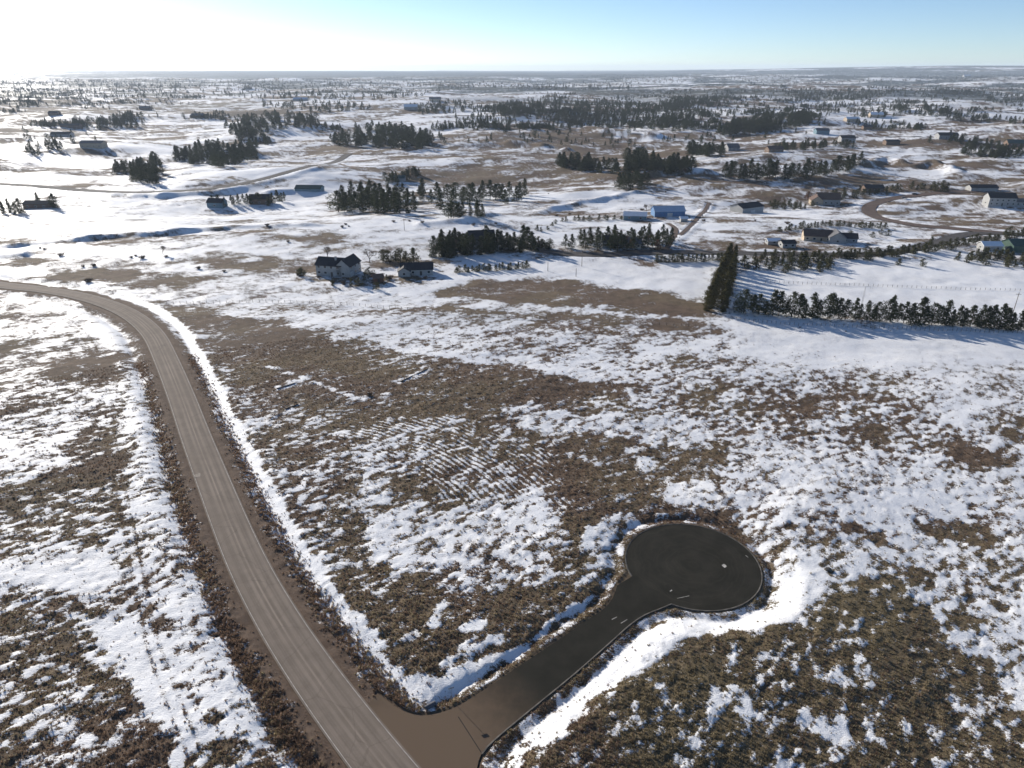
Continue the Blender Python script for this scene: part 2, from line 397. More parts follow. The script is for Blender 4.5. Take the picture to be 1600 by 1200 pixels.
    (.97, 3, [(350, 300), (520, 270), (560, 300), (480, 330), (420, 330)]),
]
snow_polys = []
allp = [p for s in SNOW for p in s[2]]
AX, AY = hit([p[0] for p in allp], [p[1] for p in allp], height)
k = 0
for val, soft, pts in SNOW:
    n = len(pts); snow_polys.append((val, soft, np.stack([AX[k:k + n], AY[k:k + n]], 1))); k += n
rx, ry = flat(560, 900)
ROWC = (-76.0, 92.0)
row_poly = fl([(560, 640), (700, 645), (830, 690), (930, 770), (905, 800), (800, 790), (700, 790), (620, 740), (500, 690)])
north_poly = fl([(290, 520), (350, 540), (470, 800), (560, 960), (500, 900), (400, 760)])

def fields(x, y):
    h, dm, side, dc = height(x, y, True)
    r = np.hypot(x, y)
    x0_, y0_ = x, y
    wx = x + (fbm(x / 7, y / 7, 3, 101) - .5) * np.clip(.05 * r, 3, 40)
    wy = y + (fbm(x / 7 + 50, y / 7, 3, 111) - .5) * np.clip(.05 * r, 3, 60)
    # far land: long streaks of bare grass between snow
    s = .66 + 1.7 * (fbm(x / 150, y / 60, 4, 121) - .5) + .9 * (fbm(x / 700, y / 300, 2, 131) - .5)
    s = s * sst(350, 800, r) + .8 * (1 - sst(350, 800, r))
    for val, soft, P in snow_polys:
        rr = float(np.hypot(P[:, 0], P[:, 1]).mean())
        sf = soft * .016 * rr
        qx, qy = (wx, wy) if soft > .45 else (x, y)
        m = boxed(qx, qy, P, sf)
        if not m.any(): continue
        d = poly_sd(qx[m], qy[m], P)
        k = 1 - sst(-sf * .6, sf * .6, d)
        s[m] = s[m] * (1 - k) + val * k
    # snow lying in the roadside ditch on the lot side, thinner cover on the field side
    dw = dm + (fbm(x / 6, y / 6, 2, 133) - .5) * 1.6
    k = sst(4.0, 5.0, dw) * (1 - sst(7.2, 8.8, dw)) * (side < 0) * (r < 330) * sst(6, 12, dc)
    s = s * (1 - k) + 1.0 * k
    # fine break-up, drawn out along the wind (streaks run away to the lower right)
    ca, sa = math.cos(R(-38)), math.sin(R(-38))
    ax = x * ca - y * sa; ay = x * sa + y * ca
    n1 = fbm(ax / 1.9, ay / 1.0, 4, 141)
    n2 = fbm(ax / 14, ay / 6, 3, 151)
    n3 = fbm(x / 60, y / 22, 4, 161)
    n4 = fbm(x / 14, y / 9, 3, 162)
    nn = sst(120, 420, r)
    amp = 1.05 - .8 * abs(s - .5)
    score = s + amp * ((n1 - .5) * (3.1 - 1.9 * nn) + (n2 - .5) * (1.25 - .1 * nn) + (n3 - .5) * 1.5 * nn + (n4 - .5) * 1.5 * nn)
    score = np.where(s > .955, s + (score - s) * .3, score)
    # old tyre tracks running beside the road in the left field
    for o_ in (14.6, 16.5):
        score = score - .34 * np.exp(-((dm - o_ - 2.2 * (fbm(x / 40, y / 40, 2, 137) - .5)) / .38) ** 2) * (side > 0) * sst(.3, .55, fbm(x / 9, y / 9, 2, 139))
    # drilled rows in the lot: thin arcs of snow between stubble
    mk = np.zeros(x.shape)
    m = boxed(x, y, row_poly, 12)
    if m.any():
        d = poly_sd(wx[m], wy[m], row_poly); mk[m] = 1 - sst(-7, 2, d)
    dirt = np.zeros(x.shape)
    outer = dm + (fbm(x / 3.5, y / 3.5, 4, 171) - .5) * 4.6
    # verge: bare red-brown dirt, then a strip of dark weeds
    dirt = np.maximum(dirt, (1 - sst(1.6, 3.0, outer)) * (dm > -2))
    weeds = sst(1.2, 2.2, outer) * np.where(side < 0, 1 - sst(3.0, 4.2, outer), 1 - sst(3.6, 6.0, outer)) * (r < 330)
    score = score * (1 - .8 * weeds) + (.2 + .6 * (n1 - .5)) * .8 * weeds
    score = np.where(outer < 2.4, score - 1.6 * (1 - sst(1.0, 2.4, outer)), score)
    oc = dc + (fbm(x / 2.5, y / 2.5, 3, 181) - .5) * 2.2
    wk = (1 - sst(1.5, 3.0, oc)) * (dc > -1) * sst(3, 8, dm)
    score = score * (1 - wk) + (.42 + 1.7 * (fbm(x / 2.6, y / 2.6, 3, 191) - .5)) * wk
    score = np.where(dc < .6, score - 1.2 * (1 - sst(.2, .8, dc)), score)
    # bare cut bank faces
    # olive new grass low right, purple-brown weeds elsewhere
    ol = sst(.35, .65, fbm(x / 16, y / 16, 2, 201)) * .45
    m2 = (x > 8) & (y < 118)
    ol = ol + .75 * sst(0, 22, x - 6) * (1 - sst(88, 128, y + 8 * (fbm(x / 10, y / 10, 2, 211) - .5)))
    ol = ol * (1 - .8 * (1 - sst(3, 7, outer)))
    # distant woods on the ground
    wood = sst(.47, .56, fbm(x / 420, y / 300, 5, 221)) * sst(1500, 3400, r)
    ft = x / (r + 1)
    wood = np.maximum(wood, 2 * sst(7600, 8600, r) * sst(.24, .10, ft) * sst(-.5, -.36, ft))
    wood = np.maximum(wood, sst(.5, .58, fbm(x / 900, y / 2200, 4, 231)) * sst(5000, 9000, r))
    return h, score, mk, dirt, np.clip(ol, 0, 1), np.clip(wood, 0, 2), dm, dc

def micro(x, y, score, dm, dc, ol):
    r = np.hypot(x, y)
    near = 1 - sst(170, 330, r)
    off = np.minimum(dm, dc)
    near = near * sst(.3, 2.5, off)
    smooth = sst(.85, 1.1, score)
    lump = (fbm(x / 1.5, y / 1.5, 3, 301) - .5) * .5 * (1 - .75 * smooth)
    tuft = (fbm(x / .9, y / .9, 2, 311) - .5) * .30 * (1 - sst(.3, .7, score)) * (.75 - .45 * ol)
    drift = (fbm(x / 6, y / 3.5, 2, 321) - .5) * .28
    lip = .10 * sst(.4, .7, score)
    m = (lump + tuft + drift + lip) * near
    mid = (1 - near) * sst(60, 300, r)
    m = m + (fbm(x / 7, y / 7, 2, 331) - .5) * .55 * mid * sst(2, 8, off) * (1 - sst(3500, 6000, r))
    return m

# ------------------------------------------------------------------ materials
def mat(name):
    m = bpy.data.materials.new(name); m.use_nodes = True
    n = m.node_tree.nodes; b = n['Principled BSDF']
    b.inputs['Roughness'].default_value = .85
    b.inputs['Specular IOR Level'].default_value = .25
    return m, n, m.node_tree.links, b
def mixc(n, l, fac, a, b):
    x = n.new('ShaderNodeMix'); x.data_type = 'RGBA'
    for s, v in ((x.inputs[0], fac), (x.inputs[6], a), (x.inputs[7], b)):
        if hasattr(v, 'is_linked'): l.new(v, s)
        elif isinstance(v, (int, float)): s.default_value = v
        else: s.default_value = (*v, 1)
    return x.outputs[2]
def mth(n, l, op, a, b=0, c=0, clamp=False):
    x = n.new('ShaderNodeMath'); x.operation = op; x.use_clamp = clamp
    for s, v in zip(x.inputs, (a, b, c)):
        if hasattr(v, 'is_linked'): l.new(v, s)
        else: s.default_value = v
    return x.outputs[0]
def noise(n, l, vec, scale, det=3, rough=.6):
    x = n.new('ShaderNodeTexNoise'); x.inputs['Scale'].default_value = scale
    x.inputs['Detail'].default_value = det; x.inputs['Roughness'].default_value = rough
    if vec is not None: l.new(vec, x.inputs['Vector'])
    return x.outputs[0]
def attr(n, name):
    x = n.new('ShaderNodeAttribute'); x.attribute_name = name; return x
def ramp(n, l, fac, a, b):
    x = n.new('ShaderNodeMapRange'); x.interpolation_type = 'SMOOTHSTEP'
    x.inputs['From Min'].default_value = a; x.inputs['From Max'].default_value = b
    l.new(fac, x.inputs['Value']); return x.outputs[0]
def simple(name, col, var=.25, scale=3.0, rough=.85, bump=0):
    m, n, l, b = mat(name)
    tc = n.new('ShaderNodeTexCoord')
    f = noise(n, l, tc.outputs['Object'], scale, 4)
    f = ramp(n, l, f, .3, .7)
    c = mixc(n, l, f, [v * (1 - var) for v in col], [min(1, v * (1 + var)) for v in col])
    l.new(c, b.inputs['Base Color']); b.inputs['Roughness'].default_value = rough
    if bump:
        bp = n.new('ShaderNodeBump'); bp.inputs['Strength'].default_value = bump; bp.inputs['Distance'].default_value = .05
        l.new(f, bp.inputs['Height']); l.new(bp.outputs[0], b.inputs['Normal'])
    return m

def ground_material():
    m, n, l, b = mat('snowy_grassland')
    tc = n.new('ShaderNodeTexCoord'); P = tc.outputs['Object']
    S = attr(n, 'snow').outputs['Fac']; ROW = attr(n, 'rows').outputs['Fac']
    D = attr(n, 'dirt').outputs['Fac']; O = attr(n, 'olive').outputs['Fac']; W = attr(n, 'wood').outputs['Fac']
    mp = n.new('ShaderNodeMapping'); mp.inputs['Rotation'].default_value = (0, 0, R(38)); mp.inputs['Scale'].default_value = (.55, 1.25, 1)
    l.new(P, mp.inputs['Vector'])
    fine = noise(n, l, mp.outputs[0], 2.4, 5, .75)
    clump = noise(n, l, P, 5.0, 3, .7)
    fm = mth(n, l, 'SUBTRACT', fine, .5); cm = mth(n, l, 'SUBTRACT', clump, .5)
    # arcs of snow
    dist = n.new('ShaderNodeVectorMath'); dist.operation = 'DISTANCE'
    wn = n.new('ShaderNodeTexNoise'); wn.inputs['Scale'].default_value = .12; l.new(P, wn.inputs['Vector'])
    sp = n.new('ShaderNodeSeparateXYZ'); l.new(P, sp.inputs[0])
    cb = n.new('ShaderNodeCombineXYZ')
    l.new(sp.outputs[0], cb.inputs[0]); l.new(sp.outputs[1], cb.inputs[1])
    l.new(cb.outputs[0], dist.inputs[0]); dist.inputs[1].default_value = (ROWC[0], ROWC[1], 0)
    ph = mth(n, l, 'ADD', mth(n, l, 'MULTIPLY', dist.outputs['Value'], 2 * math.pi / 1.5), mth(n, l, 'MULTIPLY', wn.outputs[0], 7))
    st = mth(n, l, 'MULTIPLY', mth(n, l, 'SINE', ph), .85)
    st = mth(n, l, 'MULTIPLY', mth(n, l, 'MULTIPLY', st, ROW), ramp(n, l, noise(n, l, P, .09, 4, .7), .38, .62))
    s = mth(n, l, 'ADD', S, mth(n, l, 'MULTIPLY', fm, 2.6))
    s = mth(n, l, 'ADD', s, mth(n, l, 'MULTIPLY', cm, 1.1))
    s = mth(n, l, 'ADD', s, st)
    mask = ramp(n, l, s, .48, .54)
    g1 = noise(n, l, P, .35, 4, .6); g2 = noise(n, l, P, 5.0, 4, .7)
    brown = mixc(n, l, ramp(n, l, g1, .35, .65), (.105, .068, .050), (.185, .122, .085))
    olive = mixc(n, l, ramp(n, l, g1, .35, .65), (.140, .112, .062), (.260, .205, .120))
    grass = mixc(n, l, O, brown, olive)
    grass = mixc(n, l, ramp(n, l, g2, .3, .75), mixc(n, l, .55, grass, (.028, .022, .015)), mixc(n, l, .35, grass, (.26, .20, .13)))
    dirtc = mixc(n, l, ramp(n, l, g1, .3, .7), (.095, .064, .045), (.150, .105, .075))
    grass = mixc(n, l, D, grass, dirtc)
    snowc = mixc(n, l, ramp(n, l, noise(n, l, P, .08, 3), .3, .7), (.80, .81, .83), (.86, .86, .86))
    fl_ = noise(n, l, mp.outputs[0], 6.5, 3, .7)
    thin = ramp(n, l, S, 1.15, .55)
    fl_ = mth(n, l, 'MULTIPLY', ramp(n, l, fl_, .47, .62), mth(n, l, 'MULTIPLY', thin, .75))
    snowc = mixc(n, l, fl_, snowc, (.22, .175, .13))
    col = mixc(n, l, mask, grass, snowc)
    wt = noise(n, l, P, .05, 5, .75)
    wk = mth(n, l, 'ADD', mth(n, l, 'MULTIPLY', W, ramp(n, l, wt, .34, .46)), mth(n, l, 'SUBTRACT', W, 1.0, 0, True), 0, True)
    col = mixc(n, l, wk, col, (.030, .040, .032))
    l.new(col, b.inputs['Base Color'])
    rr = mixc(n, l, mask, (.95, .95, .95), (.6, .6, .6)); l.new(rr, b.inputs['Roughness'])
    b.inputs['Specular IOR Level'].default_value = .15
    bp = n.new('ShaderNodeBump'); bp.inputs['Strength'].default_value = .8; bp.inputs['Distance'].default_value = .22
    hgt = mth(n, l, 'ADD', mth(n, l, 'MULTIPLY', fine, .7), mth(n, l, 'MULTIPLY', clump, .5))
    l.new(mth(n, l, 'ADD', hgt, mth(n, l, 'MULTIPLY', mask, .25)), bp.inputs['Height'])
    l.new(bp.outputs[0], b.inputs['Normal'])
    return m
M_GROUND = ground_material()

def asphalt(name, a, bcol, lines=False, arcs=False):
    m, n, l, b = mat(name)
    tc = n.new('ShaderNodeTexCoord'); P = tc.outputs['Object']
    f = ramp(n, l, noise(n, l, P, .25, 5, .6), .3, .7)
    c = mixc(n, l, f, a, bcol)
    g = noise(n, l, P, 9, 3, .7)
    c = mixc(n, l, mth(n, l, 'MULTIPLY', ramp(n, l, g, .4, .7), .25), c, [v * 1.5 for v in bcol])
    if lines:
        uv = n.new('ShaderNodeUVMap'); uv.uv_map = 'uv'
        sp = n.new('ShaderNodeSeparateXYZ'); l.new(uv.outputs[0], sp.inputs[0])
        lat = mth(n, l, 'MULTIPLY', mth(n, l, 'SUBTRACT', sp.outputs[0], .5), RW)     # metres from the centre
        st = n.new('ShaderNodeMapping'); st.inputs['Scale'].default_value = (30, .02, 1); l.new(uv.outputs[0], st.inputs[0])
        sn = ramp(n, l, noise(n, l, st.outputs[0], 1.0, 4, .6), .3, .7)
        tot = None
        for c0, wd, k in ((-2.75, .28, .45), (-1.05, .28, .5), (0.0, .16, .8), (.95, .3, .55), (2.7, .3, .35)):
            q = mth(n, l, 'ABSOLUTE', mth(n, l, 'SUBTRACT', lat, c0))
            q = mth(n, l, 'MULTIPLY', ramp(n, l, q, wd * 1.7, wd * .3), k)
            tot = q if tot is None else mth(n, l, 'MAXIMUM', tot, q)
        c = mixc(n, l, mth(n, l, 'MULTIPLY', sn, .35), c, (.11, .09, .075))
        tot = mth(n, l, 'MULTIPLY', tot, mth(n, l, 'ADD', .45, mth(n, l, 'MULTIPLY', ramp(n, l, noise(n, l, P, .06, 4, .65), .35, .65), .8)))
        vo = n.new('ShaderNodeTexVoronoi'); vo.feature = 'DISTANCE_TO_EDGE'; vo.inputs['Scale'].default_value = .11
        wv = n.new('ShaderNodeMixRGB'); wv.inputs[0].default_value = .85; wv.blend_type = 'ADD'
        nc = n.new('ShaderNodeTexNoise'); nc.inputs['Scale'].default_value = .5; l.new(P, nc.inputs['Vector'])
        l.new(P, wv.inputs[1]); l.new(nc.outputs[1], wv.inputs[2]); l.new(wv.outputs[0], vo.inputs['Vector'])
        crack = ramp(n, l, vo.outputs['Distance'], .010, .003)
        c = mixc(n, l, mth(n, l, 'MULTIPLY', tot, .75), c, (.34, .28, .225))
        c = mixc(n, l, mth(n, l, 'MULTIPLY', crack, .2), c, (.06, .05, .042))
    if arcs:
        d = n.new('ShaderNodeVectorMath'); d.operation = 'DISTANCE'
        l.new(P, d.inputs[0]); d.inputs[1].default_value = (BULB[0], BULB[1], 0.012)
        q = n.new('ShaderNodeCombineXYZ'); l.new(mth(n, l, 'ADD', mth(n, l, 'MULTIPLY', d.outputs['Value'], 1.7), mth(n, l, 'MULTIPLY', noise(n, l, P, .16, 3, .6), 9)), q.inputs[0])
        sp = n.new('ShaderNodeSeparateXYZ'); l.new(P, sp.inputs[0]); l.new(mth(n, l, 'MULTIPLY', sp.outputs[0], .05), q.inputs[1])
        a_ = ramp(n, l, noise(n, l, q.outputs[0], 1.0, 4, .6), .45, .75)
        near = ramp(n, l, d.outputs['Value'], 13.5, 11.5)
        c = mixc(n, l, mth(n, l, 'MULTIPLY', mth(n, l, 'MULTIPLY', a_, near), .35), c, (.060, .054, .040))
        # dirt carried in from the road junction
        dj = n.new('ShaderNodeVectorMath'); dj.operation = 'DISTANCE'; jx, jy = flat(640, 1190)
        l.new(P, dj.inputs[0]); dj.inputs[1].default_value = (float(jx), float(jy), 0)
        t = mth(n, l, 'ADD', dj.outputs['Value'], mth(n, l, 'MULTIPLY', noise(n, l, P, .5, 4, .6), 9))
        c = mixc(n, l, ramp(n, l, t, 29, 13), c, (.140, .100, .068))
    l.new(c, b.inputs['Base Color']); b.inputs['Roughness'].default_value = .92; b.inputs['Specular IOR Level'].default_value = .1
    bp = n.new('ShaderNodeBump'); bp.inputs['Strength'].default_value = .3; bp.inputs['Distance'].default_value = .02
    l.new(g, bp.inputs['Height']); l.new(bp.outputs[0], b.inputs['Normal'])
    return m
M_ROAD = asphalt('worn_asphalt', (.178, .146, .116), (.225, .184, .148), lines=True)
M_COURT = asphalt('fresh_asphalt', (.017, .016, .012), (.028, .026, .020), arcs=True)
M_FAR = {'asph_far': asphalt('far_asphalt', (.060, .055, .053), (.10, .092, .088)),
         'dirt_far': simple('gravel_road', (.105, .072, .055), .25, .3)}
M_PAINT = simple('road_paint', (.48, .45, .41), .35, 1.2)
M_CONC = simple('kerb_concrete', (.085, .078, .068), .45, .8)
M_SNOW = simple('snow_on_things', (.82, .83, .85), .04, 2.0)

def needle_mat(name, dark, light, trans=.0):
    m, n, l, b = mat(name)
    oi = n.new('ShaderNodeObjectInfo')
    geo = n.new('ShaderNodeNewGeometry')
    f = n.new('ShaderNodeMath'); f.operation = 'FRACT'
    l.new(mth(n, l, 'ADD', geo.outputs['Random Per Island'], oi.outputs['Random']), f.inputs[0])
    c = mixc(n, l, f.outputs[0], dark, light)
    c = mixc(n, l, mth(n, l, 'MULTIPLY', oi.outputs['Random'], .5), c, [v * .6 for v in light])
    l.new(c, b.inputs['Base Color']); b.inputs['Roughness'].default_value = .95; b.inputs['Specular IOR Level'].default_value = .1
    if trans:
        tr_ = n.new('ShaderNodeBsdfTranslucent'); l.new(c, tr_.inputs[0])
        mx = n.new('ShaderNodeMixShader'); mx.inputs[0].default_value = trans
        l.new(b.outputs[0], mx.inputs[1]); l.new(tr_.outputs[0], mx.inputs[2]); l.new(mx.outputs[0], n['Material Output'].inputs[0])
    return m
M_PINE = needle_mat('pine_needles', (.026, .034, .018), (.070, .078, .036), .2)
M_PINE_L = needle_mat('young_pine_needles', (.038, .044, .022), (.100, .096, .044), .25)
M_JUNI = needle_mat('juniper_needles', (.032, .034, .014), (.110, .095, .036), .3)
M_TWIG = needle_mat('bare_twigs', (.085, .062, .048), (.17, .125, .095))
M_RUST = needle_mat('rusty_leaves', (.12, .055, .030), (.24, .12, .06))
M_DRY = needle_mat('dry_grass', (.11, .072, .052), (.34, .235, .160), .45)
M_DRYO = needle_mat('olive_grass', (.14, .115, .064), (.42, .34, .21), .48)
M_BARK = simple('bark', (.085, .060, .045), .3, 6)

# ------------------------------------------------------------------ helpers for objects
def link(name, me, m=None, parent=None):
    o = bpy.data.objects.new(name, me); COL.objects.link(o)
    if m is not None and me is not None and hasattr(me, 'materials') and not me.materials: me.materials.append(m)
    if parent is not None: o.parent = parent
    return o
def mesh(name, V, F):
    me = bpy.data.meshes.new(name); me.from_pydata([tuple(map(float, v)) for v in V], [], F); me.update(); return me
def tag(o, label=None, cat=None, group=None, kind=None):
    if label: o['label'] = label
    if cat: o['category'] = cat
    if group: o['group'] = group
    if kind: o['kind'] = kind
    return o
def empty(name, loc, rz=0, sc_=1):
    o = bpy.data.objects.new(name, None); COL.objects.link(o)
    o.location = loc; o.rotation_euler = (0, 0, rz); o.scale = (sc_,) * 3; o.empty_display_size = .5
    return o
class MB:
    def __init__(s): s.v = []; s.f = []
    def box(s, x0, x1, y0, y1, z0, z1):
        k = len(s.v)
        s.v += [(x0, y0, z0), (x1, y0, z0), (x1, y1, z0), (x0, y1, z0), (x0, y0, z1), (x1, y0, z1), (x1, y1, z1), (x0, y1, z1)]
        s.f += [(k, k + 3, k + 2, k + 1), (k + 4, k + 5, k + 6, k + 7), (k, k + 1, k + 5, k + 4), (k + 1, k + 2, k + 6, k + 5), (k + 2, k + 3, k + 7, k + 6), (k + 3, k, k + 4, k + 7)]
        return s
    def tube(s, a, b, r0, r1, n=6):
        a = Vector(a); b = Vector(b); d = (b - a).normalized()
        u = d.orthogonal().normalized(); w_ = d.cross(u)
        k = len(s.v)
        for c, rr in ((a, r0), (b, r1)):
            for i in range(n):
                t = 2 * math.pi * i / n
                s.v.append(tuple(c + u * rr * math.cos(t) + w_ * rr * math.sin(t)))
        for i in range(n):
            j = (i + 1) % n; s.f.append((k + i, k + j, k + n + j, k + n + i))
        s.f.append(tuple(k + i for i in range(n))[::-1]); s.f.append(tuple(k + n + i for i in range(n)))
        return s
    def prism(s, pts, y0, y1):       # outline in x,z pulled along y
        k = len(s.v); n = len(pts)
        s.v += [(p[0], y0, p[1]) for p in pts] + [(p[0], y1, p[1]) for p in pts]
        s.f += [tuple(k + i for i in range(n)), tuple(k + n + i for i in range(n))[::-1]]
        for i in range(n):
            j = (i + 1) % n; s.f.append((k + i, k + n + i, k + n + j, k + j))
        return s
    def me(s, name='m'):
        m_ = mesh(name, s.v, s.f)
        bm = bmesh.new(); bm.from_mesh(m_); bmesh.ops.recalc_face_normals(bm, faces=bm.faces); bm.to_mesh(m_); bm.free()
        return m_
    def build(s, name, m, parent=None, smooth=False):
        me_ = s.me(name)
        if smooth:
            for p in me_.polygons: p.use_smooth = True
        return link(name, me_, m, parent)

# ------------------------------------------------------------------ ground
def build_ground():
    fine = np.arange(-49.5, 49.501, .14)
    coarse = np.arange(53, 307.001, 4.0)
    ang = np.radians(np.concatenate([fine, coarse]))
    rr = [0.5, 6, 12, 18, 24, 30, 36, 42, 47, 51, 54]
    r = 56.0
    while r < 26000:
        rr.append(r)
        q = .0036 if r < 300 else (.0052 if r < 1000 else .0095)
        r *= 1 + q
    rr = np.array(rr)
    A, Rr = np.meshgrid(ang, rr)
    X = (np.sin(A) * Rr).ravel(); Y = (np.cos(A) * Rr).ravel()
    N = len(X)
    h, score, mk, dirt, ol, wood, dm, dc = fields(X, Y)
    h = h + micro(X, Y, score, dm, dc, ol)
    nr, nc = A.shape
    i = np.arange(nr - 1)[:, None] * nc; j = np.arange(nc)[None, :]; j2 = (j + 1) % nc
    q = np.stack([(i + j), (i + nc + j), (i + nc + j2), (i + j2)], -1).reshape(-1, 4)
    me = bpy.data.meshes.new('ground')
    me.vertices.add(N); me.vertices.foreach_set('co', np.stack([X, Y, h], 1).astype(np.float32).ravel())
    nf = len(q)
    me.loops.add(nf * 4); me.loops.foreach_set('vertex_index', q[:, ::-1].astype(np.int32).ravel())
    me.polygons.add(nf); me.polygons.foreach_set('loop_start', np.arange(nf, dtype=np.int32) * 4)
    me.polygons.foreach_set('use_smooth', np.ones(nf, bool))
    me.update(calc_edges=True)
    for nm, dat in (('snow', score), ('rows', mk), ('dirt', dirt), ('olive', ol), ('wood', wood)):
        at_ = me.attributes.new(nm, 'FLOAT', 'POINT'); at_.data.foreach_set('value', dat.astype(np.float32))
    # close the small hole under the camera by making the first ring tiny
    o = link('ground', me, M_GROUND)
    tag(o, 'rolling brown grassland patched with melting snow', kind='structure')
    print('ground tris', nf * 2)
build_ground()

# ------------------------------------------------------------------ roads
def ribbon(name, P, width, Z, m, parent=None, cross=6, uv=False, camber=0.0):
    T = np.gradient(P, axis=0); T /= np.linalg.norm(T, axis=1)[:, None]
    Nn = np.stack([T[:, 1], -T[:, 0]], 1)
    V = []; F = []; U = []
    for i in range(len(P)):
        for k in range(cross + 1):
            t = k / cross; o = (t - .5) * width
            V.append((P[i, 0] + Nn[i, 0] * o, P[i, 1] + Nn[i, 1] * o, Z[i] + camber * (1 - (2 * t - 1) ** 2))); U.append((t, i))
    for i in range(len(P) - 1):
        for k in range(cross):
            a = i * (cross + 1) + k; F.append((a, a + 1, a + cross + 2, a + cross + 1))
    n_ = len(V)
    # skirt gives the sheet real thickness
    me = mesh(name, V, F)
    bm = bmesh.new(); bm.from_mesh(me); bmesh.ops.recalc_face_normals(bm, faces=bm.faces)
    if sum(f.normal.z for f in bm.faces) < 0: bmesh.ops.reverse_faces(bm, faces=bm.faces)
    bm.to_mesh(me); bm.free()
    if uv:
        lay = me.uv_layers.new(name='uv')
        for lp in me.loops: lay.data[lp.index].uv = U[lp.vertex_index]
    for p in me.polygons: p.use_smooth = True
    return link(name, me, m, parent)
Zm = macro(road_c[:, 0], road_c[:, 1]) + .02
main_road = ribbon('road', road_c, RW, Zm, M_ROAD, None, 8, True, .06)
tag(main_road, 'worn grey two-lane asphalt road sweeping down the left', kind='structure')
for off_ in (-RW / 2 + .32, RW / 2 - .32):
    Pe = offset(road_c, off_)
    cz = .06 * (1 - (2 * off_ / RW) ** 2)
    e = ribbon('edge_line', Pe, .08, Zm + cz + .012, M_PAINT, main_road, 1)

def fill_poly(name, pts, z, m, parent=None):
    bm = bmesh.new()
    vs_ = [bm.verts.new((p[0], p[1], z)) for p in pts]
    es = [bm.edges.new((vs_[i], vs_[(i + 1) % len(vs_)])) for i in range(len(vs_))]
    bmesh.ops.triangle_fill(bm, use_beauty=True, use_dissolve=False, edges=es)
    for f in bm.faces:
        if f.normal.z < 0: f.normal_flip()
    me = bpy.data.meshes.new(name); bm.to_mesh(me); bm.free()
    return link(name, me, m, parent)
court = fill_poly('court_road', court_poly, .012, M_COURT)
tag(court, 'fresh black asphalt court ending in a turning circle', kind='structure')
# low pale kerb pan round the turning circle and along the right side of the neck
kerb_pts = np.array(rs[3:] + arc)
kp = offset(kerb_pts, .22)
V = []; F = []
Tn = np.gradient(kerb_pts, axis=0); Tn /= np.linalg.norm(Tn, axis=1)[:, None]; Nk = np.stack([Tn[:, 1], -Tn[:, 0]], 1)
prof = [(-.02, -.15), (-.02, .045), (.14, .085), (.22, .085), (.26, -.2)]
for i in range(len(kerb_pts)):
    for o_, z_ in prof: V.append((kerb_pts[i, 0] + Nk[i, 0] * o_, kerb_pts[i, 1] + Nk[i, 1] * o_, z_))
for i in range(len(kerb_pts) - 1):
    for k in range(len(prof) - 1):
        a = i * len(prof) + k; F.append((a, a + 1, a + len(prof) + 1, a + len(prof)))
kerb = link('kerb', mesh('kerb', V, F), M_CONC); tag(kerb, 'thin low kerb round the turning circle', kind='structure')
# seam across the mouth, cover plate and chips of paint or snow on the court
def quad_line(name, a, b, wd, z, m, parent):
    (ax, ay), (bx, by) = fl([a, b]); d = np.array([bx - ax, by - ay]); d /= np.linalg.norm(d); nn = np.array([d[1], -d[0]]) * wd / 2
    return link(name, mesh(name, [(ax + nn[0], ay + nn[1], z), (bx + nn[0], by + nn[1], z), (bx - nn[0], by - nn[1], z), (ax - nn[0], ay - nn[1], z)], [(0, 1, 2, 3)]), m, parent)
M_SEAM = simple('tar_seam', (.018, .016, .015), .1)
quad_line('tar_seam', (716, 1120), (752, 1176), .14, .018, M_SEAM, court)
for a, b, wd in (((956, 968), (964, 964), .14), ((970, 974), (980, 968), .10), ((1058, 935), (1077, 931), .08), ((1165, 868), (1169, 871), .10), ((1047, 924), (1050, 922), .2)):
    quad_line('chalk_mark', a, b, wd, .0175, M_PAINT, court)
def blob_patch(name, c, rad, z, m, parent, seed):
    (x0, y0), = fl([c]); rd = random.Random(seed)
    pts = [(x0 + rad * (rd.uniform(.6, 1.2)) * math.cos(t * .5236), y0 + rad * 1.2 * rd.uniform(.6, 1.2) * math.sin(t * .5236)) for t in range(12)]
    return fill_poly(name, pts, z, m, parent)
blob_patch('pale_patch', (1132, 884), .45, .02, M_PAINT, court, 3)
M_PATCH = simple('pale_asphalt', (.26, .22, .18), .2, 2)
(xp, yp), = fl([(309, 743)])
pp = blob_patch('pale_patch', (309, 743), .9, .078, M_PATCH, main_road, 4)

for nm, wd, ck, P, Z, L in far_roads:
    o = ribbon(nm, P, wd, Z, M_FAR[ck], None, 2)
    tag(o, None, kind='structure')

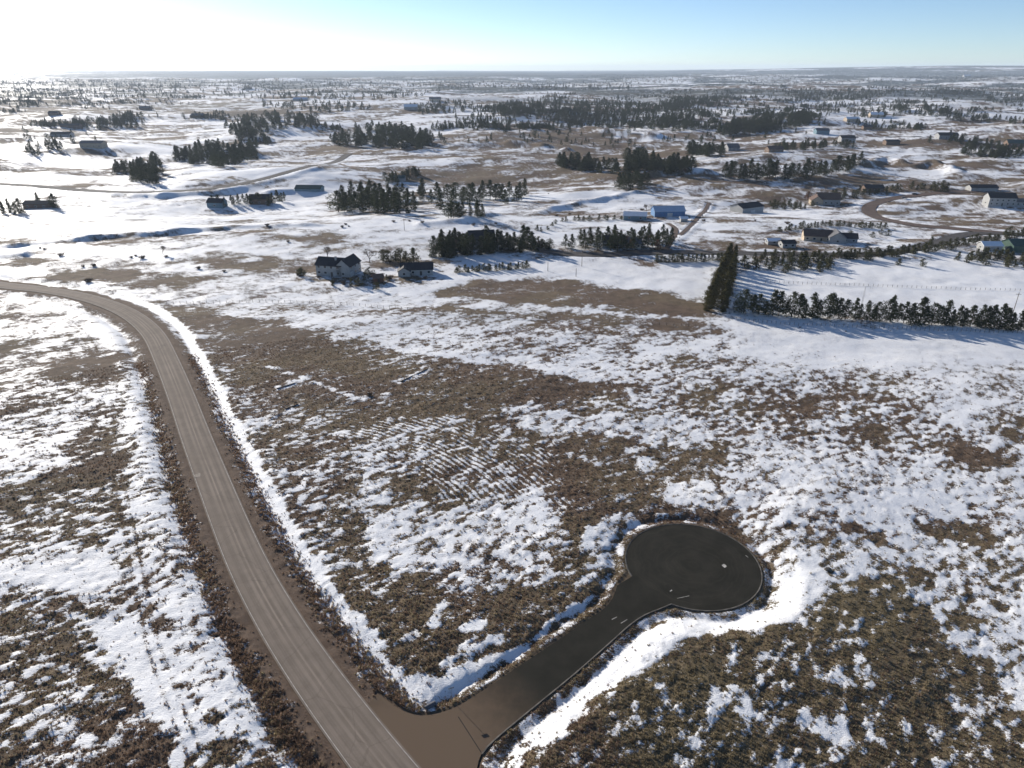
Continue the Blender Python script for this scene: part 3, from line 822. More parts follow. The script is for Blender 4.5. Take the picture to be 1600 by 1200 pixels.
# ------------------------------------------------------------------ trees
def tri_clump(V, F, c, rx_, rz_, n, size, rd, droop=0):
    for _ in range(n):
        u = rd.gauss(0, .5); v_ = rd.gauss(0, .5); w_ = rd.gauss(0, .5)
        p = Vector((c[0] + u * rx_, c[1] + v_ * rx_, c[2] + w_ * rz_))
        d1 = Vector((rd.gauss(0, 1), rd.gauss(0, 1), rd.gauss(0, .8))).normalized() * size * rd.uniform(.7, 1.3)
        d2 = Vector((rd.gauss(0, 1), rd.gauss(0, 1), rd.gauss(0, .8))).normalized() * size * rd.uniform(.5, 1.0)
        k = len(V); V += [tuple(p), tuple(p + d1), tuple(p + d2)]; F.append((k, k + 1, k + 2))
def pine_meshes(seed, H=10, wide=.30, clumps=60, base=.10, bushy=.0, per=18, size=.66, mname='pine'):
    rd = random.Random(seed)
    V = []; F = []; wide *= 1.22
    mt = MB(); mt.tube((0, 0, -.6), (0, 0, H * .55), .20, .12, 7); mt.tube((0, 0, H * .55), (0, 0, H * .97), .12, .03, 6)
    for i in range(clumps):
        t = (i + rd.random()) / clumps
        z = H * (base + (1 - base) * t)
        prof_ = (1 - t) ** .75 * (1 - .25 * math.exp(-t * 14)) if not bushy else math.sin(math.pi * (t * .86 + .14)) ** .7
        rmax = H * wide * prof_ + .12
        a = rd.uniform(0, 2 * math.pi); rad = rmax * rd.uniform(.25, 1.05)
        c = (rad * math.cos(a), rad * math.sin(a), z - rad * .12)
        if i % 3 == 0 and rad > .5: mt.tube((0, 0, z - rad * .05), c, .05, .02, 3)
        tri_clump(V, F, c, .36 + rmax * .26, .32 + rmax * .12, per, size * rd.uniform(.8, 1.2), rd)
    tri_clump(V, F, (0, 0, H * .98), .12, .3, 8, size * .6, rd)
    return mt.me(mname + '_trunk'), mesh(mname + '_crown', V, F)
PINES = [pine_meshes(1), pine_meshes(2, wide=.24, clumps=52, base=.06), pine_meshes(3, wide=.36, clumps=64, base=.16, bushy=1),
         pine_meshes(4, wide=.28, clumps=46, base=.18), pine_meshes(5, wide=.32, clumps=70, base=.05)]
YOUNG = [pine_meshes(11, H=4, wide=.34, clumps=34, base=.08, per=18, size=.40, mname='young'), pine_meshes(12, H=4, wide=.42, clumps=36, base=.06, bushy=1, per=18, size=.40, mname='young'),
         pine_meshes(13, H=4, wide=.28, clumps=30, base=.05, per=18, size=.40, mname='young')]
JUNI = [pine_meshes(21, H=9, wide=.23, clumps=90, base=.02, bushy=1, per=20, size=.55, mname='juniper'), pine_meshes(22, H=9, wide=.19, clumps=80, base=.02, per=20, size=.55, mname='juniper')]
def bare_meshes(seed, H=8, spread=.5, depth=4, twigs=True):
    rd = random.Random(seed); mt = MB(); V = []; F = []
    def grow(p, d, L, r, k):
        q = p + d * L
        mt.tube(p, q, r, r * .65, 4 if k < 2 else 3)
        if k == depth:
            for _ in range(7):
                e = (d + Vector((rd.gauss(0, .5), rd.gauss(0, .5), rd.gauss(0, .35) + .15))).normalized() * L * rd.uniform(.6, 1.1)
                s_ = Vector((rd.gauss(0, 1), rd.gauss(0, 1), 0)).normalized() * .035
                kk = len(V); V.extend([tuple(q - s_), tuple(q + s_), tuple(q + e)]); F.append((kk, kk + 1, kk + 2))
            return
        for i in range(rd.choice((3, 3, 4)) if k else 4):
            nd = (d + Vector((rd.gauss(0, spread), rd.gauss(0, spread), rd.gauss(0, spread * .5) + .12))).normalized()
            grow(q, nd, L * rd.uniform(.62, .85), r * .6, k + 1)
    grow(Vector((0, 0, -.3)), Vector((0, 0, 1)), H * .26, .2, 0)
    return mt.me('limbs'), mesh('twigs', V, F)
BARE = [bare_meshes(31), bare_meshes(32, spread=.6), bare_meshes(33, H=7, spread=.45)]
def shrub_mesh(seed, n=70, H=1.6):
    rd = random.Random(seed); V = []; F = []
    for _ in range(n):
        a = rd.uniform(0, 6.283); sp_ = rd.uniform(0, .9); L = H * rd.uniform(.6, 1.1)
        b_ = Vector((rd.gauss(0, .25), rd.gauss(0, .25), -.05)); t_ = b_ + Vector((math.cos(a) * sp_ * H * .7, math.sin(a) * sp_ * H * .7, L * (1 - sp_ * .35)))
        s_ = Vector((-math.sin(a), math.cos(a), 0)) * .045
        k_ = len(V); V += [tuple(b_ - s_), tuple(b_ + s_), tuple(t_)]; F.append((k_, k_ + 1, k_ + 2))
        m_ = (b_ + t_) / 2; k_ = len(V); V += [tuple(m_ - s_ * 1.5), tuple(m_ + Vector((0, 0, .3))), tuple(t_ + s_ * 3)]; F.append((k_, k_ + 1, k_ + 2))
    return mesh('shrub_twigs', V, F)
SHRUB = [shrub_mesh(41), shrub_mesh(42, 90), shrub_mesh(43, 60, 1.2)]

ONES = ['', 'first', 'second', 'third', 'fourth', 'fifth', 'sixth', 'seventh', 'eighth', 'ninth', 'tenth', 'eleventh', 'twelfth', 'thirteenth', 'fourteenth', 'fifteenth', 'sixteenth', 'seventeenth', 'eighteenth', 'nineteenth']
TENS = {2: ('twentieth', 'twenty'), 3: ('thirtieth', 'thirty'), 4: ('fortieth', 'forty'), 5: ('fiftieth', 'fifty'), 6: ('sixtieth', 'sixty')}
def ordn(k):
    if k < 20: return ONES[k]
    a, b = TENS[k // 10]
    return a if k % 10 == 0 else b + '-' + ONES[k % 10]

MESHMAT = {}
def tree(name, kind, X, Y, Z, hgt, label, group, cat='tree'):
    if kind == 'shrub':
        me = random.choice(SHRUB); o = link(name, me, M_TWIG)
        s_ = hgt / 1.6; o.location = (X, Y, Z); o.scale = (s_ * 1.25, s_ * 1.25, s_); o.rotation_euler[2] = random.uniform(0, 6.28)
        return tag(o, label, cat, group)
    src, H0, cm = {'pine': (PINES, 10, M_PINE), 'young': (YOUNG, 4, M_PINE_L), 'juniper': (JUNI, 9, M_JUNI), 'bare': (BARE, 8, M_TWIG), 'rusty': (YOUNG, 4, M_RUST), 'dark': (JUNI + PINES[:1], 9.3, M_PINE)}[kind]
    k = random.randrange(len(src)); tm, cm_ = src[k]
    key = (kind, k)
    if key not in MESHMAT:
        a, b_ = tm.copy(), cm_.copy(); a.materials.clear(); b_.materials.clear(); a.materials.append(M_BARK if kind != 'bare' else M_TWIG); b_.materials.append(cm)
        MESHMAT[key] = (a, b_)
    a, b_ = MESHMAT[key]
    s_ = hgt / H0
    o = empty(name, (X, Y, Z), random.uniform(0, 6.28)); wv = random.uniform(.85, 1.18)
    o.scale = (s_ * wv, s_ * wv, s_)
    link('trunk' if kind != 'bare' else 'limbs', a, None, o); link('crown' if kind != 'bare' else 'twigs', b_, None, o)
    return tag(o, label, cat, group)

def along(pts, n, jx=2, jy=1):
    P = np.array(pts, float); L = np.concatenate([[0], np.cumsum(np.hypot(*np.diff(P, axis=0).T))])
    t = (np.arange(n) + .5) / n * L[-1] + np.array([random.uniform(-.25, .25) for _ in range(n)]) * L[-1] / n
    return [(float(np.interp(a, L, P[:, 0])) + random.gauss(0, jx * .5), float(np.interp(a, L, P[:, 1])) + random.gauss(0, jy * .5)) for a in t]
def within(pts, n, mind=2.0):
    P = np.array(pts, float); out = []; tries = 0
    while len(out) < n and tries < 9000:
        tries += 1
        x = random.uniform(P[:, 0].min(), P[:, 0].max()); y = random.uniform(P[:, 1].min(), P[:, 1].max())
        if poly_sd(np.array([x]), np.array([y]), P)[0] < 0 and all((x - a) ** 2 + 4 * (y - b) ** 2 > mind * mind for a, b in out): out.append((x, y))
    return out
# kind, object name, spots, height range, words for the label, group phrase
GROUPS = [
    ('pine', 'pine_tree', along([(1150, 489), (1250, 496), (1350, 500), (1450, 506), (1540, 512), (1605, 516)], 44, 2, 1), (6.0, 10.5), 'tree from the left in the pine row below the smooth snowfield', 'pine row below the smooth snowfield'),
    ('juniper', 'juniper_tree', along([(1106, 486), (1116, 460), (1128, 432), (1140, 405)], 17, 2, 1), (8, 10), 'evergreen from the left in the outer file of the dark windbreak', 'dark windbreak beside the snowfield'),
    ('juniper', 'juniper_tree', along([(1128, 490), (1134, 464), (1141, 436), (1148, 407)], 15, 1.5, 1), (7, 9.5), 'evergreen from the left in the inner file of the dark windbreak', 'dark windbreak beside the snowfield'),
    ('young', 'small_pine', along([(1022, 410), (1047, 410), (1070, 409), (1095, 409), (1130, 407)], 17, 1, 1), (3, 4.6), 'bush-like pine from the left in the short row beside the valley road', 'little pines beside the valley road'),
    ('young', 'small_pine', within([(1160, 404), (1300, 402), (1302, 418), (1280, 427), (1235, 428), (1160, 420)], 40, 7), (3.2, 5.6), 'young pine from the left in the grove above the smooth snowfield', 'young pine grove above the snowfield'),
    ('young', 'small_pine', along([(1300, 405), (1360, 402), (1410, 398), (1450, 391), (1490, 384), (1530, 378), (1570, 374), (1605, 370)], 60, 3, 5), (3.0, 5.5), 'young pine from the left in the long hedge rising to the green barn', 'long pine hedge rising to the green barn'),
    ('young', 'small_pine', within([(1492, 404), (1530, 400), (1605, 402), (1605, 420), (1560, 416), (1500, 410)], 26, 6), (3.5, 6), 'pine from the left in the clump in front of the green barn', 'pines in front of the green barn'),
    ('young', 'small_pine', [(1404, 414), (1441, 416), (1376, 366), (1387, 368), (1327, 372), (1363, 371)], (3.2, 4.6), 'lone young pine from the left standing in open snow right of centre', 'lone pines in the open snow'),
    ('dark', 'conifer', within([(672, 400), (690, 384), (740, 382), (825, 384), (832, 394), (760, 398), (700, 404)], 42, 6), (7, 12), 'conifer from the left in the black stand around the hidden dark-roofed house', 'black stand around the hidden house'),
    ('young', 'small_pine', [(572, 439), (561, 447), (549, 446), (577, 430), (471, 431), (604, 437), (588, 452), (520, 447)], (2.5, 4.5), 'garden conifer from the left around the white two-storey house and rust-brown shed', 'garden conifers near the white house'),
    ('young', 'small_pine', along([(595, 408), (620, 408), (650, 409)], 6, 1, 1), (5, 7.5), 'pine from the left behind the low white house with the lean-to', 'pines behind the low white house'),
    ('young', 'small_pine', along([(710, 426), (740, 424), (762, 423), (795, 421), (826, 419)], 19, 1, 1), (2.5, 4), 'little pine from the left in the broken row on snow below the black stand', 'little pines below the black stand'),
    ('young', 'small_pine', along([(834, 385), (862, 390)], 7, 3, 2), (3.5, 6), 'pine from the left beside the bend of the valley road', 'pines at the road bend'),
    ('pine', 'pine_tree', within([(876, 392), (880, 380), (960, 372), (1050, 372), (1052, 384), (1000, 393), (930, 394)], 34, 7), (6.5, 10), 'pine from the left in the garden wood round the grey-roofed house', 'garden wood round the grey-roofed house'),
    ('young', 'small_pine', along([(833, 360), (852, 363), (870, 346), (902, 346), (940, 342), (975, 344)], 16, 2, 2), (2.2, 4), 'little pine from the left around the open snow behind the garden wood', 'little pines behind the garden wood'),
    ('young', 'small_pine', within([(1190, 330), (1260, 328), (1270, 322), (1200, 318)], 20, 5), (3, 5), 'low pine from the left beside the white barn with the black roof', 'low pines beside the white barn'),
    ('young', 'small_pine', within([(1290, 306), (1400, 294), (1480, 292), (1486, 302), (1420, 296), (1330, 312), (1300, 316)], 34, 5), (4, 6.5), 'bushy pine from the left in the belt past the brown house', 'pine belt past the brown house'),
    ('young', 'small_pine', along([(1212, 362), (1250, 357), (1300, 352), (1350, 356), (1384, 358)], 30, 2, 1.5), (2.6, 4.2), 'small pine from the left in the loose row behind the tan house', 'loose row behind the tan house'),
    ('pine', 'pine_tree', within([(520, 322), (560, 312), (640, 310), (655, 334), (560, 335), (525, 332)], 34, 9), (11, 17), 'tall pine from the left in the near side of the big valley pine wood', 'big valley pine wood'),
    ('pine', 'pine_tree', along([(650, 312), (700, 318), (760, 312), (825, 310)], 24, 5, 8), (10, 16), 'tall pine from the left in the thin end of the big valley pine wood', 'thin end of the big valley pine wood'),
    ('pine', 'pine_tree', within([(700, 336), (755, 336), (756, 342), (700, 342)], 10, 6), (8, 11), 'pine from the left in the small clump below the big valley wood', 'small clump below the big valley wood'),
    ('dark', 'conifer', [(6, 334), (16, 332), (25, 334), (33, 333), (86, 325), (60, 318)], (8, 11), 'dark conifer from the left beside the sheds at the left edge', 'conifers at the left edge'),
    ('pine', 'pine_tree', along([(330, 322), (365, 318), (400, 318), (430, 318), (448, 312)], 18, 4, 4), (6, 10), 'pine from the left around the low-lying shed and dark house left of centre', 'pines around the low-lying shed'),
    ('pine', 'pine_tree', within([(960, 298), (975, 285), (1010, 284), (1014, 298)], 12, 6), (10, 14), 'tall pine from the left in the front clump of the mid-valley wood', 'front clump of the mid-valley wood'),
    ('pine', 'pine_tree', along([(1130, 278), (1180, 279), (1230, 279), (1280, 272), (1320, 270), (1345, 258)], 34, 4, 4), (11, 17), 'tall pine from the left in the line above the shaded snow bank', 'tall pine line above the snow bank'),
    ('bare', 'bare_tree', [(255, 398), (512, 404), (578, 411), (649, 402), (697, 395), (712, 392), (845, 392), (905, 378), (925, 380), (1025, 384), (1010, 330), (1012, 385), (1290, 300)], (6, 9), 'leafless tree from the left among those in the middle distance', 'leafless trees in the middle distance'),
    ('rusty', 'rusty_tree', [(985, 388), (978, 386), (1262, 312), (1027, 390)], (5, 7), 'rust-brown tree from the left beside the houses', 'rust-brown trees beside the houses'),
    ('shrub', 'bare_shrub', [(212, 400), (205, 403), (222, 404), (535, 355), (545, 354), (540, 351), (615, 347), (640, 346), (660, 349), (63, 388), (70, 390), (130, 417), (147, 416), (450, 378), (418, 353), (890, 335), (870, 338), (1003, 329), (138, 441), (470, 432), (466, 430), (577, 618), (800, 300), (857, 303), (1345, 730), (1368, 733), (1380, 731), (1455, 745), (1320, 770), (1250, 512), (1322, 518), (545, 437), (520, 442), (556, 441), (568, 438), (538, 444), (498, 434), (665, 436), (640, 430), (600, 444), (582, 430), (470, 425), (610, 436), (350, 425), (310, 420), (260, 402), (95, 400), (740, 352), (775, 350), (1040, 300), (920, 298), (1100, 345), (1180, 345), (1230, 350)], (1.2, 2.6), 'dark bare shrub from the left in the snow', 'bare shrubs in the snow'),
]
near_pines = 0
allspots = []
for g in GROUPS:
    sp_ = sorted(g[2]); allspots.append(sp_)
fx = [p[0] for s_ in allspots for p in s_]; fy = [p[1] for s_ in allspots for p in s_]
GX, GY, GZ = at(fx, fy)
k = 0
first_crown = {}
for g, sp_ in zip(GROUPS, allspots):
    kind, nm, _, (h0, h1), words, grp = g
    for i in range(len(sp_)):
        lab = ordn(i + 1) + ' ' + words
        ht = random.uniform(h0, h1)
        if kind == 'shrub' and sp_[i][1] > 500: ht = .7
        if kind == 'shrub' and sp_[i] == (577, 618): ht = 1.6
        o = tree(nm, kind, float(GX[k]), float(GY[k]), float(GZ[k]) - .1, ht, lab, grp, 'shrub' if kind == 'shrub' else 'tree')
        if kind not in first_crown and kind != 'shrub': first_crown[kind] = o
        k += 1
print('individual plants', k)

# far woods: too many to count, instanced on points by geometry nodes
def gn_scatter(name, pts, scl, rot, sources, m=None, label='', cat=None):
    me = bpy.data.meshes.new(name); n_ = len(pts)
    me.vertices.add(n_); me.vertices.foreach_set('co', np.asarray(pts, np.float32).ravel())
    for nm, d in (('scl', scl), ('rot', rot), ('pick', rng.integers(0, len(sources), n_))):
        if nm == 'pick': a_ = me.attributes.new(nm, 'INT', 'POINT'); a_.data.foreach_set('value', d.astype(np.int32))
        else: a_ = me.attributes.new(nm, 'FLOAT', 'POINT'); a_.data.foreach_set('value', np.asarray(d, np.float32))
    o = link(name, me)
    ng = bpy.data.node_groups.new(name, 'GeometryNodeTree')
    ng.interface.new_socket('Geometry', in_out='INPUT', socket_type='NodeSocketGeometry')
    ng.interface.new_socket('Geometry', in_out='OUTPUT', socket_type='NodeSocketGeometry')
    N = ng.nodes; L = ng.links
    gi = N.new('NodeGroupInput'); go = N.new('NodeGroupOutput')
    ip = N.new('GeometryNodeInstanceOnPoints')
    gt = N.new('GeometryNodeGeometryToInstance')
    for s_ in sources:
        oi = N.new('GeometryNodeObjectInfo'); oi.transform_space = 'ORIGINAL'; oi.inputs['Object'].default_value = s_
        L.new(oi.outputs['Geometry'], gt.inputs[0])
    L.new(gi.outputs[0], ip.inputs['Points']); L.new(gt.outputs[0], ip.inputs['Instance'])
    ip.inputs['Pick Instance'].default_value = True
    def na(nm, t):
        x = N.new('GeometryNodeInputNamedAttribute'); x.data_type = t; x.inputs['Name'].default_value = nm; return x.outputs[0]
    L.new(na('pick', 'INT'), ip.inputs['Instance Index'])
    cx = N.new('ShaderNodeCombineXYZ'); L.new(na('rot', 'FLOAT'), cx.inputs[2]); L.new(cx.outputs[0], ip.inputs['Rotation'])
    cs = N.new('ShaderNodeCombineXYZ'); s0 = na('scl', 'FLOAT')
    for q in range(3): L.new(s0, cs.inputs[q])
    L.new(cs.outputs[0], ip.inputs['Scale'])
    L.new(ip.outputs[0], go.inputs[0])
    md = o.modifiers.new('scatter', 'NODES'); md.node_group = ng
    tag(o, label, cat, kind='stuff')
    return o
crowns = []
seen = set()
for o in COL.objects:
    if o.name.startswith('crown') and o.data.name.startswith('pine_crown') and o.data.name not in seen and o.data.materials and o.data.materials[0] == M_PINE:
        seen.add(o.data.name); crowns.append(o)
WOODS = [  # polygon, count, height
    ([(780, 165), (840, 156), (960, 162), (1030, 170), (1085, 185), (1086, 205), (1060, 208), (960, 196), (860, 188), (780, 182)], 420, 13),
    ([(1030, 160), (1130, 152), (1150, 155), (1080, 168), (1040, 172)], 90, 12),
    ([(1120, 208), (1200, 186), (1262, 182), (1265, 195), (1200, 208), (1130, 212)], 120, 13),
    ([(178, 270), (240, 250), (255, 270), (245, 288), (215, 286), (185, 278)], 46, 12),
    ([(270, 246), (330, 232), (400, 235), (402, 250), (350, 262), (290, 258)], 80, 13),
    ([(345, 196), (420, 180), (500, 188), (498, 196), (420, 208), (380, 226)], 90, 13),
    ([(400, 210), (430, 222), (400, 235), (380, 225)], 14, 10),
    ([(504, 226), (560, 205), (620, 200), (680, 222), (660, 234), (560, 232)], 90, 14),
    ([(600, 222), (680, 215), (678, 230), (610, 232)], 26, 12),
    ([(870, 258), (900, 254), (935, 262), (985, 268), (985, 272), (930, 270), (880, 266)], 34, 12),
    ([(975, 250), (1015, 246), (1010, 268), (985, 272)], 26, 13),
    ([(1010, 258), (1085, 264), (1088, 274), (1020, 276)], 30, 13),
    ([(1073, 236), (1128, 238), (1130, 246), (1078, 244)], 22, 12),
    ([(600, 280), (655, 268), (658, 276), (605, 290)], 20, 7),
    ([(1200, 232), (1250, 228), (1330, 224), (1332, 232), (1210, 236)], 34, 8),
    ([(640, 166), (720, 158), (760, 172), (660, 182)], 60, 10),
    ([(1350, 160), (1420, 165), (1500, 178), (1600, 190), (1600, 196), (1480, 188), (1360, 174)], 90, 10),
    ([(1480, 215), (1530, 222), (1600, 240), (1600, 250), (1520, 238)], 40, 9),
    ([(1500, 238), (1580, 244), (1575, 250), (1500, 243)], 22, 8),
    ([(1420, 128), (1500, 140), (1600, 150), (1600, 156), (1480, 148)], 80, 10),
    ([(120, 196), (200, 184), (230, 190), (220, 200), (130, 204)], 50, 10),
    ([(30, 238), (80, 222), (110, 235), (60, 246)], 18, 9),
    ([(0, 150), (120, 138), (380, 134), (600, 138), (700, 148), (560, 158), (300, 152), (60, 158)], 420, 11),
    ([(0, 126), (300, 124), (700, 124), (1000, 130), (980, 142), (600, 136), (0, 136)], 500, 12),
    ([(900, 118), (1300, 118), (1600, 112), (1600, 126), (1300, 132), (900, 130)], 300, 12),
    ([(1230, 150), (1330, 140), (1400, 146), (1330, 158), (1240, 160)], 110, 11),
    ([(400, 158), (540, 162), (600, 172), (500, 176), (410, 168)], 60, 10),
    ([(800, 215), (1000, 225), (1000, 232), (820, 224)], 14, 7),
    ([(700, 176), (780, 186), (880, 206), (860, 216), (720, 200)], 26, 8),
]
wp = []
for P, n_, hh in WOODS:
    big = n_ > 250
    for (x, y) in within(P, int(n_ * (1.6 if n_ != 420 else .95)), 0.6 if big else 1.2): wp.append((x, y, hh))
# loose scatter over the far land, gathered into uneven belts
def dens(x, y):
    return float(fbm(np.array([x / 170.]), np.array([math.log(max(y - 104, 2)) * 2.6]), 3, 401)[0])
for _ in range(1400):
    y = 116 + 110 * random.random() ** 1.7; x = random.uniform(-60, 1660)
    if dens(x, y) > .52: wp.append((x, y, 8))
for _ in range(1000):
    cx_ = random.uniform(-50, 1650); cy_ = 117 + 85 * random.random() ** 1.6
    if dens(cx_, cy_) < .5: continue
    wx_ = random.uniform(3, 26)
    for _ in range(random.randint(8, 34)):
        wp.append((cx_ + random.gauss(0, wx_), cy_ + random.gauss(0, .5 + .01 * (cy_ - 110)), random.uniform(5, 9)))
wp = [p for p in wp if not (p[1] < 113)]
WX, WY = [], []
px_ = np.array([p[0] for p in wp]); py_ = np.array([p[1] for p in wp])
for a in range(0, len(wp), 700):
    X_, Y_ = hit(px_[a:a + 700], py_[a:a + 700], macro); WX.append(X_); WY.append(Y_)
WX = np.concatenate(WX); WY = np.concatenate(WY)
rW = np.hypot(WX, WY); ok = (rW > 330) & (rW < 14000)
WX = WX[ok]; WY = WY[ok]; WZ = height(WX, WY)
hh = np.array([p[2] for p in wp])[ok] * rng.uniform(.65, 1.25, ok.sum())
gn_scatter('distant_pine_woods', np.stack([WX, WY, WZ - .3], 1), hh / 10, rng.uniform(0, 6.28, len(WX)), crowns, label='dark pine woods and scattered trees on the far snowy hills')
print('far trees', len(WX))

# ------------------------------------------------------------------ grass tufts
def tuft_mesh(seed, n=11, H=.27):
    rd = random.Random(seed); V = []; F = []
    for i in range(n):
        a = 2 * math.pi * i / n + rd.gauss(0, .3); lean = rd.uniform(.25, .95); L = H * rd.uniform(.6, 1.15)
        b_ = Vector((math.cos(a) * .06, math.sin(a) * .05, -.03))
        t_ = b_ + Vector((math.cos(a) * L * lean, math.sin(a) * L * lean, L * (1.05 - .45 * lean)))
        s_ = Vector((-math.sin(a), math.cos(a), 0)) * .055
        k_ = len(V); V += [tuple(b_ - s_), tuple(b_ + s_), tuple(t_)]; F.append((k_, k_ + 1, k_ + 2))
    return mesh('tuft', V, F)
def build_tufts():
    n = 2600000
    a = rng.uniform(-R(50), R(50), n); r = 60 + (250 - 60) * rng.random(n) ** 1.25
    x = np.sin(a) * r; y = np.cos(a) * r
    # coarse acceptance first
    h, score, mk, dirt, ol, wood, dm, dc = fields(x, y)
    z = h + micro(x, y, score, dm, dc, ol)
    off = np.minimum(dm, dc)
    p = (1 - sst(.38, .58, score)) * .11 + (1 - sst(.5, .9, score)) * .06 * (score > .4) + .003
    weeds = np.exp(-((dm - 4.2) / 1.3) ** 2) * (dm > 0) * .22
    p = p + weeds
    p = p * (off > .5) * (1 - .9 * dirt)
    keep = rng.random(n) < p
    x, y, z, ol, s0, dmk = x[keep], y[keep], z[keep], ol[keep], score[keep], dm[keep]
    sc_ = (.4 + 1.1 * rng.random(len(x)) ** 2.2) * np.where(abs(dmk - 4.2) < 2, 1.3, 1)
    isol = rng.random(len(x)) < ol
    srcs = []
    for nm, m, sel, lab in (('dry_grass', M_DRY, ~isol, 'dry brown grass tufts poking through the patchy snow'), ('green_grass', M_DRYO, isol, 'olive grass tufts at the lower right')):
        src = []
        for q in range(3):
            i_ = np.flatnonzero(sel)[q * 5 + 3]
            me = tuft_mesh(60 + q); me.materials.append(m)
            o = link('grass_tuft', me); o.location = (float(x[i_]), float(y[i_]), float(z[i_])); tag(o, None, kind='stuff'); src.append(o)
        gn_scatter(nm, np.stack([x, y, z], 1)[sel], sc_[sel], rng.uniform(0, 6.28, sel.sum()), src, label=lab)
    print('tufts', len(x))
build_tufts()

# ------------------------------------------------------------------ buildings
MC = {}
def colm(name, c, var=.12, rough=.8):
    if name not in MC: MC[name] = simple(name, c, var, .8, rough)
    return MC[name]
M_GLASS, _n, _l, _b = mat('window_glass'); _b.inputs['Base Color'].default_value = (.02, .025, .03, 1); _b.inputs['Roughness'].default_value = .15; _b.inputs['Specular IOR Level'].default_value = .5
W_WHITE = colm('white_siding', (.33, .33, .32)); W_TAN = colm('tan_siding', (.42, .34, .25)); W_BROWN = colm('brown_siding', (.16, .11, .08))
W_GREY = colm('grey_siding', (.30, .30, .30)); W_BLUE = colm('blue_steel_siding', (.10, .20, .36)); W_TEAL = colm('teal_steel_siding', (.12, .20, .24)); W_GREEN = colm('green_siding', (.05, .09, .07)); W_RED = colm('red_shed_boards', (.14, .065, .045))
R_DARK = colm('dark_shingles', (.035, .035, .040)); R_GREY = colm('grey_shingles', (.12, .12, .125)); R_BROWN = colm('brown_shingles', (.13, .085, .065)); R_STEEL = colm('pale_steel_roof', (.42, .50, .60), .08, .45); R_GREEN = colm('green_steel_roof', (.045, .085, .075)); R_SNOW = M_SNOW
M_TRIM = colm('white_trim', (.7, .7, .68)); M_DOOR = colm('dark_door', (.07, .06, .05)); M_GAR = colm('garage_door', (.5, .5, .48))

def wing(parent, x0, y0, L, Wd, eave, rise, wallm, roofm, along_x=True, windows=3, floors=1, garage=False, door=False, chimney=False, over=.45):
    """one gabled wing: L along the ridge, Wd across it, centred on x0,y0"""
    hub = parent
    rot = 0 if along_x else math.pi / 2
    ca, sa = math.cos(rot), math.sin(rot)
    def tr(mb):
        mb.v = [(x0 + v[0] * ca - v[1] * sa, y0 + v[0] * sa + v[1] * ca, v[2]) for v in mb.v]; return mb
    # local: ridge along x; prism helper pulls along y, so swap
    def prism_x(pts, a, b):
        m_ = MB(); n = len(pts)
        m_.v = [(a, p[0], p[1]) for p in pts] + [(b, p[0], p[1]) for p in pts]
        m_.f = [tuple(range(n)), tuple(range(n, 2 * n))[::-1]] + [(i, n + i, n + (i + 1) % n, (i + 1) % n) for i in range(n)]
        return m_
    w2 = Wd / 2
    tr(prism_x([(-w2, -1.2), (w2, -1.2), (w2, eave), (0, eave + rise), (-w2, eave)], -L / 2, L / 2)).build('wall', wallm, hub)
    sl_ = rise / w2; e = over; th = .22
    roof = tr(prism_x([(-w2 - e, eave - e * sl_ + .02), (0, eave + rise + .02), (w2 + e, eave - e * sl_ + .02), (w2 + e, eave - e * sl_ + th), (0, eave + rise + th), (-w2 - e, eave - e * sl_ + th)], -L / 2 - e, L / 2 + e)).build('roof', roofm, hub)
    if chimney:
        c = MB().box(L * .18, L * .18 + .9, -w2 * .4, -w2 * .4 + .7, eave, eave + rise + 1.0); tr(c).build('chimney', W_GREY, roof)
    for sgn in (-1, 1):
        for f in range(floors):
            zc = 1.0 + f * 2.7
            if zc + 1.2 > eave: continue
            for i in range(windows):
                xx = -L / 2 + L * (i + .5) / windows
                if garage and sgn < 0 and f == 0 and i == 0: continue
                if door and sgn < 0 and f == 0 and i == windows // 2: continue
                yy = sgn * w2
                fr = tr(MB().box(xx - .75, xx + .75, min(yy, yy + sgn * .05), max(yy, yy + sgn * .05), zc, zc + 1.3)).build('window', M_TRIM, hub)
                tr(MB().box(xx - .65, xx + .65, min(yy + sgn * .05, yy + sgn * .065), max(yy + sgn * .05, yy + sgn * .065), zc + .1, zc + 1.2)).build('pane', M_GLASS, fr)
    for sgn in (-1, 1):
        if windows and L > 5:
            xx = sgn * L / 2
            fr = tr(MB().box(min(xx, xx + sgn * .05), max(xx, xx + sgn * .05), -.7, .7, 1.0, 2.2)).build('window', M_TRIM, hub)
            tr(MB().box(min(xx + sgn * .05, xx + sgn * .065), max(xx + sgn * .05, xx + sgn * .065), -.6, .6, 1.1, 2.1)).build('pane', M_GLASS, fr)
    if garage:
        xx = -L / 2 + L * .5 / max(windows, 1) if windows else 0
        g = tr(MB().box(xx - 1.8, xx + 1.8, -w2 - .06, -w2, -.1, 2.4)).build('garage_door', M_GAR, hub)
    if door:
        xx = -L / 2 + L * (windows // 2 + .5) / max(windows, 1)
        tr(MB().box(xx - .5, xx + .5, -w2 - .06, -w2, 0, 2.1)).build('door', M_DOOR, hub)
    return roof

